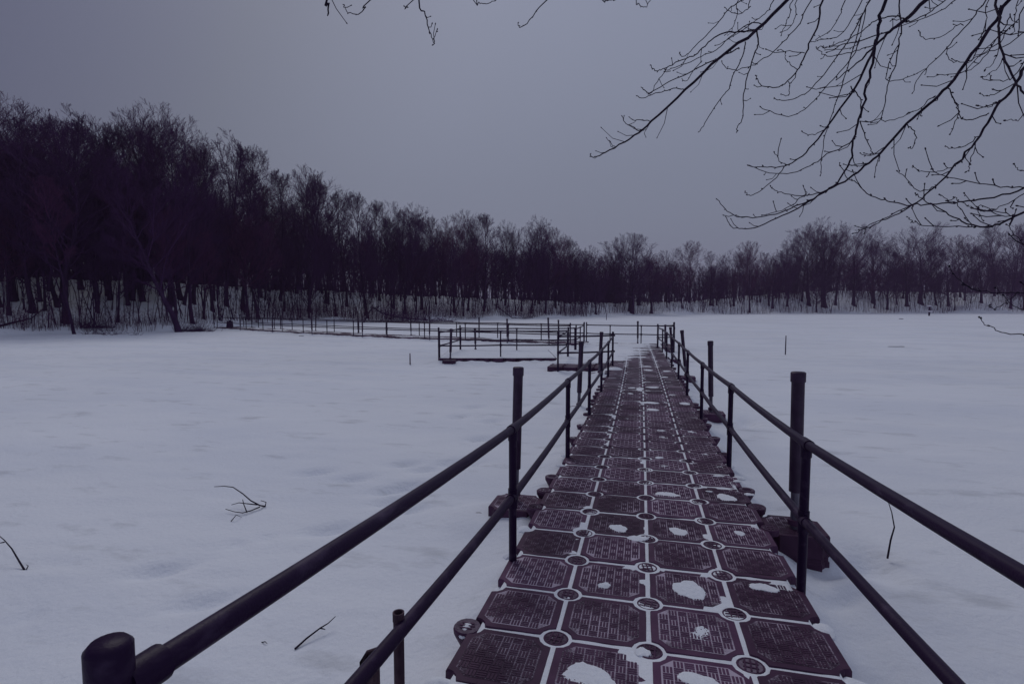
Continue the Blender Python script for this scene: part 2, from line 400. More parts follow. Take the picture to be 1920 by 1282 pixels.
# ------------------------------------------------------------------ float cubes of the dock
def cell_outline(half=.25, gap=.0095, rc=.088, na=4):
    """plan of one float cube: a square whose corners are scooped round the joint pins"""
    pts = []
    h = half - gap
    for (sx, sy, a0) in ((1, 1, -90), (-1, 1, 0), (-1, -1, 90), (1, -1, 180)):
        c = (sx * half, sy * half)
        # concave arc, walked counter-clockwise round the cube
        a_s, a_e = a0 - 0, a0 - 90
        k0 = math.degrees(math.asin(min(1, gap / rc)))
        for i in range(na):
            a = radians((a0 - k0) + (-(90 - 2 * k0)) * i / (na - 1))
            pts.append((c[0] + rc * cos(a), c[1] + rc * sin(a)))
    return pts
OUT = cell_outline()
def scaled(pts, k, z): return [(x * k, y * k, z) for x, y in pts]
def octagon(a, c): return [(a, -a + c), (a, a - c), (a - c, a), (-a + c, a), (-a, a - c), (-a, -a + c), (-a + c, -a), (a - c, -a)]
def cube_mesh(detail):
    b = MB()
    b.loops([scaled(OUT, .93, -.40), scaled(OUT, 1.0, -.34), scaled(OUT, 1.0, -.225), scaled(OUT, .965, -.215), scaled(OUT, .965, -.185), scaled(OUT, 1.0, -.175),
             scaled(OUT, 1.0, -.012), scaled(OUT, .975, 0)], mat=0, top=True)
    oc = octagon(.196, .062)
    b.v += [(x, y, .0012) for x, y in oc]; n = len(b.v)
    b.f.append(tuple(range(n - 8, n))); b.m.append(1)
    if detail:
        c = .0545; nc = 7
        for i in range(nc):
            for j in range(nc):
                cx = (i - 3) * c; cy = (j - 3) * c
                if abs(cx) + abs(cy) > .30: continue
                for q in (-1, 0, 1):
                    w, l, h = .0057, .0238, .0034
                    if (i + j) % 2: x0, x1, y0, y1 = cx + q * .0175 - w, cx + q * .0175 + w, cy - l, cy + l
                    else: x0, x1, y0, y1 = cx - l, cx + l, cy + q * .0175 - w, cy + q * .0175 + w
                    b.box(x0, y0, .001, x1, y1, h, 0)
    return b
CUBE_NEAR = cube_mesh(True).mesh('float_cube_near', [M['cube'], M['groove']])
CUBE_FAR = cube_mesh(False).mesh('float_cube_far', [M['cube'], M['tread']])
def pin_mesh():
    b = MB(); n = 20
    ring = lambda r, z: [(r * cos(2 * pi * k / n), r * sin(2 * pi * k / n), z) for k in range(n)]
    b.loops([ring(.066, -.05), ring(.070, -.02), ring(.070, -.002), ring(.066, .002), ring(.060, .002), ring(.058, -.001)], mat=0, top=True, topmat=1)
    for q in (-2, -1, 0, 1, 2):
        l = .044 - abs(q) * .007
        if q % 2: b.box(-l, q * .019 - .0045, -.002, l, q * .019 + .0045, .0035, 0)
        else:
            for s in (-1, 0, 1): b.box(s * .028 - .0045 - 0, q * .019 - .012, -.002, s * .028 + .0045, q * .019 + .012, .0035, 0)
    return b.mesh('joint_pin', [M['plastic'], M['tread']])
PIN = pin_mesh()
def lug_mesh():
    # ear that sticks out of the dock's edge with the half-free end of a joint pin on it
    b = MB(); n = 16
    ring = lambda r, z, ox=0: [(ox + r * cos(2 * pi * k / n), r * sin(2 * pi * k / n), z) for k in range(n)]
    b.loops([ring(.02, -.30, -.02), ring(.035, -.22, -.02), ring(.045, -.12, -.01), ring(.078, -.035), ring(.080, -.008), ring(.074, .0)], mat=0, top=True, topmat=1)
    for q in (-1, 0, 1): b.box(-.045 + abs(q) * .01, q * .024 - .005, -.001, .045 - abs(q) * .01, q * .024 + .005, .005, 0)
    return b.mesh('edge_lug', [M['plastic'], M['tread']])
LUG = lug_mesh()

def wpos(x, y): return (x + bend(y), y, zd(y) + .008 * x * (1 if y < 6 else max(0, 1 - (y - 6) / 4)))
def put_cube(parent, x, y, rz=0, dz=0, far=None):
    jit = rnd.uniform(-.0035, .0035)
    p = wpos(x, y)
    o = link('float_cube', CUBE_FAR if (far if far is not None else y > 10) else CUBE_NEAR, parent,
             (p[0], p[1], p[2] + jit + dz), (atan(slope(y)) + rnd.uniform(-.006, .006), rnd.uniform(-.007, .007), rz))
    return o
walk = tag(link('floating_walkway', None), 'long floating walkway of dark plastic cubes running from the foreground out over the snow', 'dock')
for j in range(-5, 52):
    for i in range(4):
        put_cube(walk, -.75 + .5 * i, .25 + .5 * j)
for j in range(-4, 40):
    for i in (-.5, 0, .5):
        y = .5 * j
        p = wpos(i, y)
        if y < 15: link('joint_pin', PIN, walk, (p[0], p[1], p[2] - .003), (atan(slope(y)), 0, rnd.choice((0, pi / 2)) + rnd.uniform(-.2, .2)))
for s in (-1, 1):
    for j in range(-4, 50):
        y = .5 * j
        near_left = {0: 1, 2.0: 1, 2.5: 1, 3.0: 1, 5.0: 1, 6.0: 1}
        use = (y in near_left) if (s < 0 and y < 6.2) else ((y in (3.0, 2.5, 4.5, 5.5)) if y < 6.2 else rnd.random() < .5)
        if s < 0 and y > 13.5: use = False
        if use:
            p = wpos(s * 1.0, y)
            link('edge_lug', LUG, walk, (p[0] + s * .015, p[1], p[2] - .004), (0, 0, 0 if s > 0 else pi))
# outrigger cubes that hold the piles
OUTR = [(-1, 2.25), (1, 2.2), (-1, 7.75), (1, 7.9), (-1, 13.3), (1, 13.3), (1, 18.3), (1, 22.9)]
for s, y in OUTR:
    put_cube(walk, s * 1.255, y, 0, -.06, far=False)
    for q in (-.25, .25):
        p = wpos(s * 1.0, y + q)
        link('joint_pin', PIN, walk, (p[0] + s * .01, p[1], p[2] + .002))

for (tx, ty) in ((-1.56, 2.12), (-1.56, 7.6), (-1.56, 13.15)):
    b = MB(); pts = [(tx - .05 + .055 * cos(a), ty + .04 * sin(a), -.20 + zd(ty) + .012 * sin(a)) for a in [2 * pi * k / 12 for k in range(13)]]
    b.tube(pts, .011, 6); link('tie_ring', b.mesh('tie_ring', [M['pile']], True), walk)
plat = tag(link('floating_platform', None), 'snow covered floating platform widening the walkway to the left near its far end', 'dock')
for j in range(24):
    for i in range(4):
        put_cube(plat, -2.75 + .5 * i, 14.2 + .25 + .5 * j, 0, .0)
bump = tag(link('floating_platform', None), 'one cube wide dock extension at the far right corner of the walkway', 'dock')
for j in range(6): put_cube(bump, 1.25 + .12, 23.35 + .5 * j)

fp = tag(link('fishing_platform', None), 'railed square fishing platform left of the walkway, its deck hidden by snow', 'dock')
ANG = radians(14.5); UX, UY = cos(ANG), sin(ANG)
FL = (-7.50, 15.98)
for i in range(9):
    for j in range(8):
        a, b = .25 + .5 * i, .25 + .5 * j
        x, y = FL[0] + a * UX - b * UY, FL[1] + a * UY + b * UX
        o = link('float_cube', CUBE_FAR, fp, (x, y, zd(y) - .006), (rnd.uniform(-.006, .006), rnd.uniform(-.006, .006), ANG))
link('float_cube', CUBE_FAR, fp, (-6.98, 15.78, zd(16) - .03), (0, 0, ANG))

# the arm that runs back to the left shore
CL = np.array([cv(*q) for q in [(-3.25, 26.95), (-9.9, 29.1), (-15.3, 30.6), (-19.3, 31.9), (-25.6, 34.8), (-32, 37.9), (-37.5, 40.8), (-40.6, 42.4)]])
SL = np.concatenate([[0], np.cumsum(np.linalg.norm(np.diff(CL, axis=0), axis=1))])
def armp(s, off=0):
    x = np.interp(s, SL, CL[:, 0]); y = np.interp(s, SL, CL[:, 1])
    x2 = np.interp(s + .5, SL, CL[:, 0]); y2 = np.interp(s + .5, SL, CL[:, 1]); x1 = np.interp(s - .5, SL, CL[:, 0]); y1 = np.interp(s - .5, SL, CL[:, 1])
    d = np.array([x2 - x1, y2 - y1]); d /= np.linalg.norm(d)
    return x - d[1] * off, y + d[0] * off, math.atan2(d[1], d[0])      # off < 0: lake side facing the camera
arm = tag(link('floating_walkway', None), 'side arm of the dock with railings on both edges running to the left shore', 'dock')
nrow = int(SL[-1] / .5); restb = MB(); cnt = 0
for k in range(nrow):
    for q in (.75, .25, -.25, -.75):
        x, y, a = armp(.25 + .5 * k, q)
        if cnt < 296:
            link('float_cube', CUBE_FAR, arm, (x, y, zd(9) + rnd.uniform(-.006, .006)), (0, 0, a)); cnt += 1
        else:
            ca, sa = cos(a), sin(a)
            for (kk, z0) in ((0, 0),):
                base = [(x + ca * u - sa * v, y + sa * u + ca * v) for u, v in [(p[0], p[1]) for p in octagon(.235, .06)]]
                restb.loops([[(u, v, zd(9) - .4) for u, v in base], [(u, v, zd(9)) for u, v in base]])
o = link('far_deck', restb.mesh('far_deck', [M['plastic']]), arm); o['kind'] = 'stuff'
for s in (2.0, 7.5, 13, 18.5, 24, 29.5, 35, 40.5):
    x, y, a = armp(s, -1.27); link('float_cube', CUBE_FAR, arm, (x, y, zd(9) - .02), (0, 0, a))

# ------------------------------------------------------------------ snow lying on the dock
vzd = np.vectorize(zd)
def sheet(name, x0, x1, y0, y1, st, fn, mat=None):
    xs = np.arange(x0, x1 + 1e-6, st); ys = np.arange(y0, y1 + 1e-6, st)
    X, Y = np.meshgrid(xs, ys, indexing='ij'); Z = fn(X, Y)
    nx, ny = X.shape
    keep = ~np.isnan(Z)
    Z = np.where(keep, Z, vzd(Y) - .004)
    i = np.arange(nx - 1)[:, None]; j = np.arange(ny - 1)[None, :]; a = (i * ny + j).ravel()
    Fq = np.stack([a, a + ny, a + ny + 1, a + 1], 1)
    kf = keep.ravel()[Fq].any(1)
    Fq = Fq[kf]
    B = np.vectorize(bend)(Y)
    V = np.stack([(X + B).ravel(), Y.ravel(), Z.ravel()], 1)
    used = np.unique(Fq); mp = np.zeros(len(V), int); mp[used] = np.arange(len(used))
    return np_mesh(name, V[used], mp[Fq], mat or M['snow'], True)
tiltf = lambda X, Y: .008 * X * np.where(Y < 6, 1, np.clip(1 - (Y - 6) / 4, 0, 1))
# packed snow in the joints between the cubes (its surface a few mm under the deck, higher round the pins)
def seam(X, Y):
    dxn = np.abs((X / .5) - np.round(X / .5)) * .5; dyn = np.abs((Y / .5) - np.round(Y / .5)) * .5
    n = fbm(X * 9, Y * 9, 3) - .47
    z = vzd(Y) + tiltf(X, Y) - .0045 + .008 * n
    edge = 1 - np.abs(X)
    return np.where((edge < .05), z - .05, z)
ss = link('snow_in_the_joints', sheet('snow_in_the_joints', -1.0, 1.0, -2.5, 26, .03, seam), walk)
ss['kind'] = 'stuff'; ss['label'] = 'white lines of snow packed in the joints between the cubes'
# blown snow on the far half of the dock
def blown(X, Y):
    row = np.abs((Y + .1) / .5 - np.round((Y + .1) / .5)) * .5
    streak = fbm(X * 1.1 + 7, Y * 5.5, 4) - .47
    big = fbm(X * .9 + 1, Y * .5 + 4, 3) - .47
    edge_line = np.interp(Y, [14.4, 15.4, 16.4, 18, 20, 22, 24, 26], [-3.0, -1.9, -.9, -.45, -.2, .05, .3, .7])
    k = (edge_line - X) / .55
    m = np.clip(k, -1.6, 1.0) * .6 + streak * 3.4 + big * 1.2 + .18
    m = np.where(Y > 25.4, m - .75, m)
    m = np.where((X > -1.05) & (Y < 16.8), m - 1.2 * (16.8 - Y), m)
    m = np.where((X < -1.0) & (Y < 16), m - 1.1 * (16 - Y), m)
    z = vzd(Y) + .006 + np.clip(m * .01, -.002, .005)
    return np.where(m < 0, np.nan, z)
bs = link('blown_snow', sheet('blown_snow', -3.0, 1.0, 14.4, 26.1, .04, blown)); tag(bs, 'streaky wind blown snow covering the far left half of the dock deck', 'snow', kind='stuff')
def fpsnow():
    xs = np.arange(.04, 4.47, .05); ys = np.arange(.04, 3.97, .05)
    A, B = np.meshgrid(xs, ys, indexing='ij')
    X = FL[0] + A * UX - B * UY; Y = FL[1] + A * UY + B * UX
    e = np.minimum(np.minimum(A, 4.5 - A), np.minimum(B, 4 - B))
    Z = vzd(Y) + .03 * (1 - np.exp(-e / .08)) + .02 * (fbm(X * 2, Y * 2) - .47) - .006
    nx, ny = X.shape; i = np.arange(nx - 1)[:, None]; j = np.arange(ny - 1)[None, :]; a = (i * ny + j).ravel()
    return np_mesh('platform_snow', np.stack([X.ravel(), Y.ravel(), Z.ravel()], 1), np.stack([a, a + ny, a + ny + 1, a + 1], 1), M['snow'], True)
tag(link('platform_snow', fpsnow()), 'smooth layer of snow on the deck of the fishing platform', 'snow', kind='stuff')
# dusting on the arm
def armsnow():
    V, Fq = [], []
    n = 0
    for k in range(int(SL[-1] / .12)):
        for q in np.arange(-.94, .95, .12):
            s = k * .12
            m = fbm(np.array([s * .8]), np.array([q * 4 + 5]), 3)[0]
            if m > .52:
                x, y, a = armp(s, q); l = .10 + .12 * m; w = .06
                ca, sa = cos(a), sin(a)
                c = [(x + ca * u - sa * v, y + sa * u + ca * v) for u, v in ((-l, -w), (l, -w), (l, w), (-l, w))]
                z = zd(9) + .010 + .006 * m
                V += [(c[0][0], c[0][1], zd(9) - .002), (c[1][0], c[1][1], zd(9) - .002), (c[2][0], c[2][1], zd(9) - .002), (c[3][0], c[3][1], zd(9) - .002), (x, y, z)]
                Fq += [(n, n + 1, n + 4), (n + 1, n + 2, n + 4), (n + 2, n + 3, n + 4), (n + 3, n, n + 4)]; n += 5
    return np_mesh('arm_snow', np.array(V), np.array(Fq), M['snow'], False)
tag(link('arm_snow', armsnow()), 'patchy dusting of snow on the deck of the side arm', 'snow', kind='stuff')
# snow patches and clumps on the cubes
def mound(b, c, rx, ry, h, seed, rot=0.0, lift=0.0):
    n, m_ = 44, 12
    base = len(b.v)
    rr = random.Random(seed); ph = [rr.uniform(0, 6.28) for _ in range(6)]
    b.v.append((c[0], c[1], c[2] + h))
    for j in range(1, m_ + 1):
        t = j / m_
        for i in range(n):
            a = 2 * pi * i / n
            k = 1 + .12 * sin(2 * a + ph[0]) + .08 * sin(3 * a + ph[1]) + t * (.05 * sin(5 * a + ph[2]) + .03 * sin(9 * a + ph[3]) + rr.uniform(-.04, .04))
            x, y = rx * k * t * cos(a), ry * k * t * sin(a)
            x, y = x * cos(rot) - y * sin(rot), x * sin(rot) + y * cos(rot)
            z = h * (1 - t ** 1.7) + rr.uniform(-.0020, .0020) * min(1, t * 1.6) + .0026 - (.005 if j == m_ else 0)
            b.v.append((c[0] + x, c[1] + y, c[2] + z + lift))
    for i in range(n): b.f.append((base, base + 1 + i, base + 1 + (i + 1) % n)); b.m.append(0)
    for j in range(m_ - 1):
        for i in range(n):
            q = base + 1 + j * n; i2 = (i + 1) % n
            b.f.append((q + i, q + n + i, q + n + i2, q + i2)); b.m.append(0)
PATCH = [(1160, 990, 40, 16), (1272, 997, 36, 18), (1387, 1001, 26, 9), (1133, 1097, 30, 14), (1293, 1106, 72, 40), (1432, 1103, 60, 18), (1312, 1192, 48, 42),
         (1105, 1268, 118, 60), (1310, 1277, 96, 34), (1252, 927, 54, 9), (1362, 934, 44, 14), (1205, 1222, 34, 22), (1195, 1009, 50, 11), (1246, 875, 26, 6), (1236, 858, 20, 4),
         (1300, 870, 18, 4), (1350, 877, 24, 5), (1322, 853, 18, 4), (1224, 768, 30, 4), (1224, 726, 26, 3), (1218, 755, 40, 4), (1284, 757, 26, 5), (1176, 785, 16, 3), (1243, 821, 26, 6),
         (1297, 811, 20, 5), (1182, 738, 14, 3), (1185, 727, 14, 2.5), (1240, 808, 20, 4), (1262, 741, 22, 3), (1216, 694, 22, 2.5), (1250, 696, 22, 2.5), (1213, 687, 18, 2), (1246, 707, 16, 2),
         (1347, 893, 24, 4), (1383, 903, 22, 4), (1405, 928, 22, 5), (1330, 922, 14, 3)]
b = MB()
for i, (px, py, w, h) in enumerate(PATCH):
    c = deck(px, py); d = depth_of(c)
    rx = .84 * w * d / F / 2; ry = min(.24, h * d * d / (F * 1.85) / 2)
    if ry > rx * 1.6: ry = rx * 1.6
    mound(b, (c[0], c[1], zd(c[1]) + tiltf(c[0], c[1])), rx, ry, .002 + .022 * min(rx, ry), 40 + i, rnd.uniform(-.3, .3))
# clumps in the scooped notches along the dock's edges
for s in (-1, 1):
    for j in range(-3, 30):
        y = .5 * j
        if rnd.random() < .62:
            mound(b, (s * (1.0 + rnd.uniform(-.02, .03)) + bend(y), y, zd(y) - .03), rnd.uniform(.045, .075), rnd.uniform(.045, .075), .022, 900 + j * 7 + s)
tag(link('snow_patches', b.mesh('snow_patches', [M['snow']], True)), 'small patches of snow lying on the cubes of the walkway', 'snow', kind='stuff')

# ------------------------------------------------------------------ railings
def V3(x, y, z): return Vector((x, y, z))
def railing(label, pts, group='pipe railings of the dock', caps=(), hs=.97, hm=.47, r=.027, first=True, drop=.30, name='railing', seg=12, rend=None, tops={}):
    """pts: [(x, y, zdeck)], one post each; caps: indices of the taller corner posts"""
    o0 = pts[0]
    root = tag(link(name, None, None, (o0[0], o0[1], o0[2])), label, 'railing', group)
    L = lambda p: (p[0] - o0[0], p[1] - o0[1], p[2] - o0[2])
    for i, p in enumerate(pts):
        tall = i in caps
        b = MB(); top = hs + tops.get(i, .14 if tall else 0)
        rp = rend if (rend and i == 0) else r * (1.12 if tall else 1)
        b.tube([L((p[0], p[1], p[2] - drop)), L((p[0], p[1], p[2] + top))], rp, seg)
        link('post', b.mesh('post', [M['steel']], True), root)
        if tall:
            b = MB(); b.tube([L((p[0], p[1], p[2] + top - .05)), L((p[0], p[1], p[2] + top + .004)), L((p[0], p[1], p[2] + top + .014))], [rp * 1.16, rp * 1.16, rp * .9], seg)
            link('post_cap', b.mesh('post_cap', [M['steel']], True), root)
        for hh in (hs, hm):                               # tee fittings
            b = MB()
            d = Vector(pts[i + 1] if i < len(pts) - 1 else pts[i]) - Vector(pts[i - 1] if i > 0 else pts[i])
            d.normalize(); c = Vector(L((p[0], p[1], p[2] + hh)))
            k = 1 if not tall else (1 if i == 0 else -1)
            if tall: b.tube([c + d * k * .02, c + d * k * .10], r * 1.28, seg)
            else: b.tube([c - d * .065, c + d * .065], r * 1.22, seg)
            b.tube([c - V3(0, 0, .085), c + V3(0, 0, .0 if hh == hs else .06)], r * 1.2, seg)
            link('rail_fitting', b.mesh('rail_fitting', [M['steel']], True), root)
    for i in range(len(pts) - 1):
        for hh, nm in ((hs, 'top_rail'), (hm, 'middle_rail')):
            a = Vector(L((pts[i][0], pts[i][1], pts[i][2] + hh))); c = Vector(L((pts[i + 1][0], pts[i + 1][1], pts[i + 1][2] + hh)))
            ln = (c - a).length
            b = MB(); ms = []
            for k in range(7):
                t = k / 6; q = a.lerp(c, t); q.z -= .014 * 4 * t * (1 - t) * min(1, ln / 3); ms.append(q)
            b.tube(ms, r, seg)
            link(nm, b.mesh(nm, [M['steel']], True), root)
    return root
def D(x, y): return (x + bend(y), y, zd(y))
left_posts = [(-.985, -2.09, zd(-2.09) - .03), (-.958, .88, zd(.88)), (-.955, 3.84, zd(3.84)), (-.97, 6.86, zd(6.86)), D(-.94, 9.55), D(-.93, 12.2), D(-.93, 15.1)]
railing('near left railing of the walkway with a thick capped post in the bottom left corner', left_posts, caps=(0, 6), seg=20, r=.0285, rend=.033, tops={0: .085})
right_posts = [(.985, -2.09, zd(-2.09)), (.975, .92, zd(.92)), (.97, 3.86, zd(3.86)), (.97, 6.9, zd(6.9)), D(.945, 9.5), D(.95, 12.2), D(.95, 15.0), D(.95, 17.9), D(.95, 20.8), D(.86, 23.2)]
railing('long right railing of the walkway running from the foreground to the far corner', right_posts, caps=(9,), seg=20, r=.0285)
G = 'pipe railings of the dock'
railing('short railing across the front of the extension at the far right corner', [cvz(.73, 24.2), cvz(1.45, 23.7, .05)], G, caps=(1,), hs=1.02)
railing('short railing along the outer side of the far right extension', [cvz(1.47, 23.8), cvz(1.60, 26.85)], G, caps=(1,))
railing('back railing along the far end of the dock', [cvz(1.60, 26.9), cvz(-.08, 27.0), cvz(-1.75, 27.1), cvz(-3.1, 27.6)], G, caps=(3,), hs=.93)
railing('railing on the left edge of the far platform between the two left docks', [cvz(-2.97, 21.55), cvz(-3.03, 23.8), cvz(-3.08, 26.0)], G, caps=(0, 2), hs=.95)
railing('railing with diagonal front in front of the small step left of the walkway', [cvz(-2.68, 14.25), D(-.93, 15.15)], G, caps=(0,), hs=1.0)
railing('short side railing joining the step to the fishing platform', [cvz(-2.70, 14.4), cvz(-2.87, 18.15)], G, caps=(1,), hs=1.0)
railing('front railing of the fishing platform facing the camera', [cvz(-7.63, 16.4), cvz(-5.41, 17.3), cvz(-2.89, 18.1)], G, caps=(0,), hs=1.01)
railing('left end railing of the fishing platform', [cvz(-7.64, 16.5), cvz(-8.09, 20.2)], G, caps=(1,), hs=.97)
railing('back railing of the fishing platform', [cvz(-8.07, 20.22), cvz(-5.52, 20.55), cvz(-3.02, 21.5)], G, hs=.98)
ap = lambda s, off: (lambda p: (p[0], p[1], zd(9)))(armp(s, off))
ss_ = [.3] + [3.0 * k for k in range(1, 14)] + [41.5]
railing('front railing of the side arm, on the edge nearer the camera', [ap(s, -.95) for s in ss_], G, caps=(0, 14), hs=.92, hm=.45, seg=7, r=.031)
railing('back railing of the side arm, on the edge nearer the woods', [ap(s + (1.1 if 0 < k < 14 else 0), .95) for k, s in enumerate(ss_)], G, caps=(0, 14), hs=.92, hm=.45, seg=7, r=.031)

# ------------------------------------------------------------------ mooring piles
def pile(label, x, y, top_h, lean=(0, 0), r=.047, low=.25, zbase=None, group='piles standing beside the dock', seg=18):
    z0 = zd(y) if zbase is None else zbase
    root = tag(link('mooring_pile', None, None, (x, y, z0)), label, 'pile', group)
    ax = Vector((lean[0], lean[1], top_h)).normalized(); L = top_h / ax.z
    P = lambda t: ax * t
    b = MB(); b.tube([P(-.6), P(low + .05)], r * .68, seg); link('pipe', b.mesh('pipe', [M['pipe']], True), root)
    b = MB(); b.tube([P(low), P(L - .02)], r, seg); link('sleeve', b.mesh('sleeve', [M['pile']], True), root)
    b = MB(); b.tube([P(L - .085), P(L - .008), P(L)], [r * 1.15, r * 1.15, r * .98], seg); link('cap', b.mesh('cap', [M['pile']], True), root)
    b = MB(); b.tube([P(-.01), P(.035)], r * 1.1, seg); link('collar', b.mesh('collar', [M['plastic']], True), root)
    return root
def pile_px(label, bx, by, topx, topy, **k):
    """pile standing at (bx, by) whose top is sighted at (topx, topy)"""
    t = at_depth(topx, topy, 1); r_ = ray(topx, topy); d = depth_of((bx, by))
    # intersect the sight line with the vertical plane through the base facing the camera
    s = d / (r_[0] * SY + r_[1] * CY)
    p = np.array([X0, Y0, H]) + s * r_
    z0 = k.get('zbase', zd(by)); z0 = zd(by) if z0 is None else z0
    return pile(label, bx, by, p[2] - z0, (p[0] - bx, p[1] - by), **k)
pile_px('capped pile behind the first left railing post, in a cube with snow on it', -1.27, 2.28, 972, 688, low=.26)
pile_px('thick capped pile leaning right, beside the nearest right railing post', 1.25, 2.15, 1497, 697, r=.052, low=.28)
pile_px('second pile along the left side of the walkway', -1.26, 7.75, 1090, 640)
pile_px('second pile along the right side of the walkway, leaning right', 1.25, 7.9, 1332, 639)
pile_px('third pile along the left side, beside the small step', -1.27, 13.2, 1128, 622, r=.05)
pile_px('third pile along the right side with a round cap', 1.2, 13.2, 1278.5, 619)
pile_px('fourth pile along the right side of the walkway', 1.1, 18.3, 1257, 613)
pile_px('pile at the front of the far right extension', 1.02, 22.9, 1247.5, 608.5)
pile_px('pile at the left front corner of the fishing platform', -7.0, 15.95, 846, 616)
pile_px('pile behind the fishing platform', -7.42, 20.4, 890.5, 614.5)
pile_px('lone pile at the middle of the back railing', -.25, 26.45, 1196, 602)
for i, s in enumerate((2.0, 7.5, 13, 18.5, 24, 29.5, 35, 40.5)):
    x, y, a = armp(s, -1.25); W_ = ['first', 'second', 'third', 'fourth', 'fifth', 'sixth', 'seventh', 'eighth']
    pile('%s pile from the right along the front of the side arm' % W_[i], x, y, 1.15 + rnd.uniform(0, .12), (rnd.uniform(-.05, .05), 0), zbase=zd(9), seg=8)
for i, s in enumerate((1.4, 4.0, 9.5, 15, 20.5, 26, 31.5, 37)):
    x, y, a = armp(s, 1.25)
    pile('%s pile from the right behind the side arm' % W_[i], x, y, 1.2 + rnd.uniform(0, .15), (rnd.uniform(-.06, .06), 0), zbase=zd(9), seg=8)
def stub(label, px, py_top, depth, w, name='pipe_stub', notch=False, mat='rust'):
    t = at_depth(px, py_top, depth); z0 = ZL
    root = tag(link(name, None, None, (t[0], t[1], z0)), label, 'pipe')
    b = MB(); L = t[2] - z0; r = w * depth / F / 2
    n = 20; loop = lambda r, z: [(r * cos(2 * pi * k / n), r * sin(2 * pi * k / n), z) for k in range(n)]
    if notch:
        sq = lambda a, z: [(a, -a, z), (a, a, z), (-a, a, z), (-a, -a, z)]
        b.loops([sq(r, -.3), sq(r, L - .02)], top=False)
        zt = [L - .02, L + .015, L - .01, L - .035]
        b.loops([[(p[0], p[1], L - .02) for p in sq(r, 0)], [(p[0], p[1], zt[i]) for i, p in enumerate(sq(r, 0))], [(p[0], p[1], zt[i] - .004) for i, p in enumerate(sq(r * .8, 0))], [(p[0], p[1], L - .12) for p in sq(r * .8, 0)]], top=True)
    else:
        b.loops([loop(r, -.3), loop(r, L - .035)], top=False)
        b.loops([loop(r * 1.1, L - .035), loop(r * 1.1, L), loop(r * .82, L), loop(r * .82, L - .08)], top=True)
    link('pipe', b.mesh('pipe', [M[mat]], True), root)
stub('rusty open pipe stub standing in the snow behind the lower left rail', 747, 1147, 2.15, 20)
stub('short square stub with a broken top beside the lower left rail', 693, 1224, 1.95, 27, notch=True)

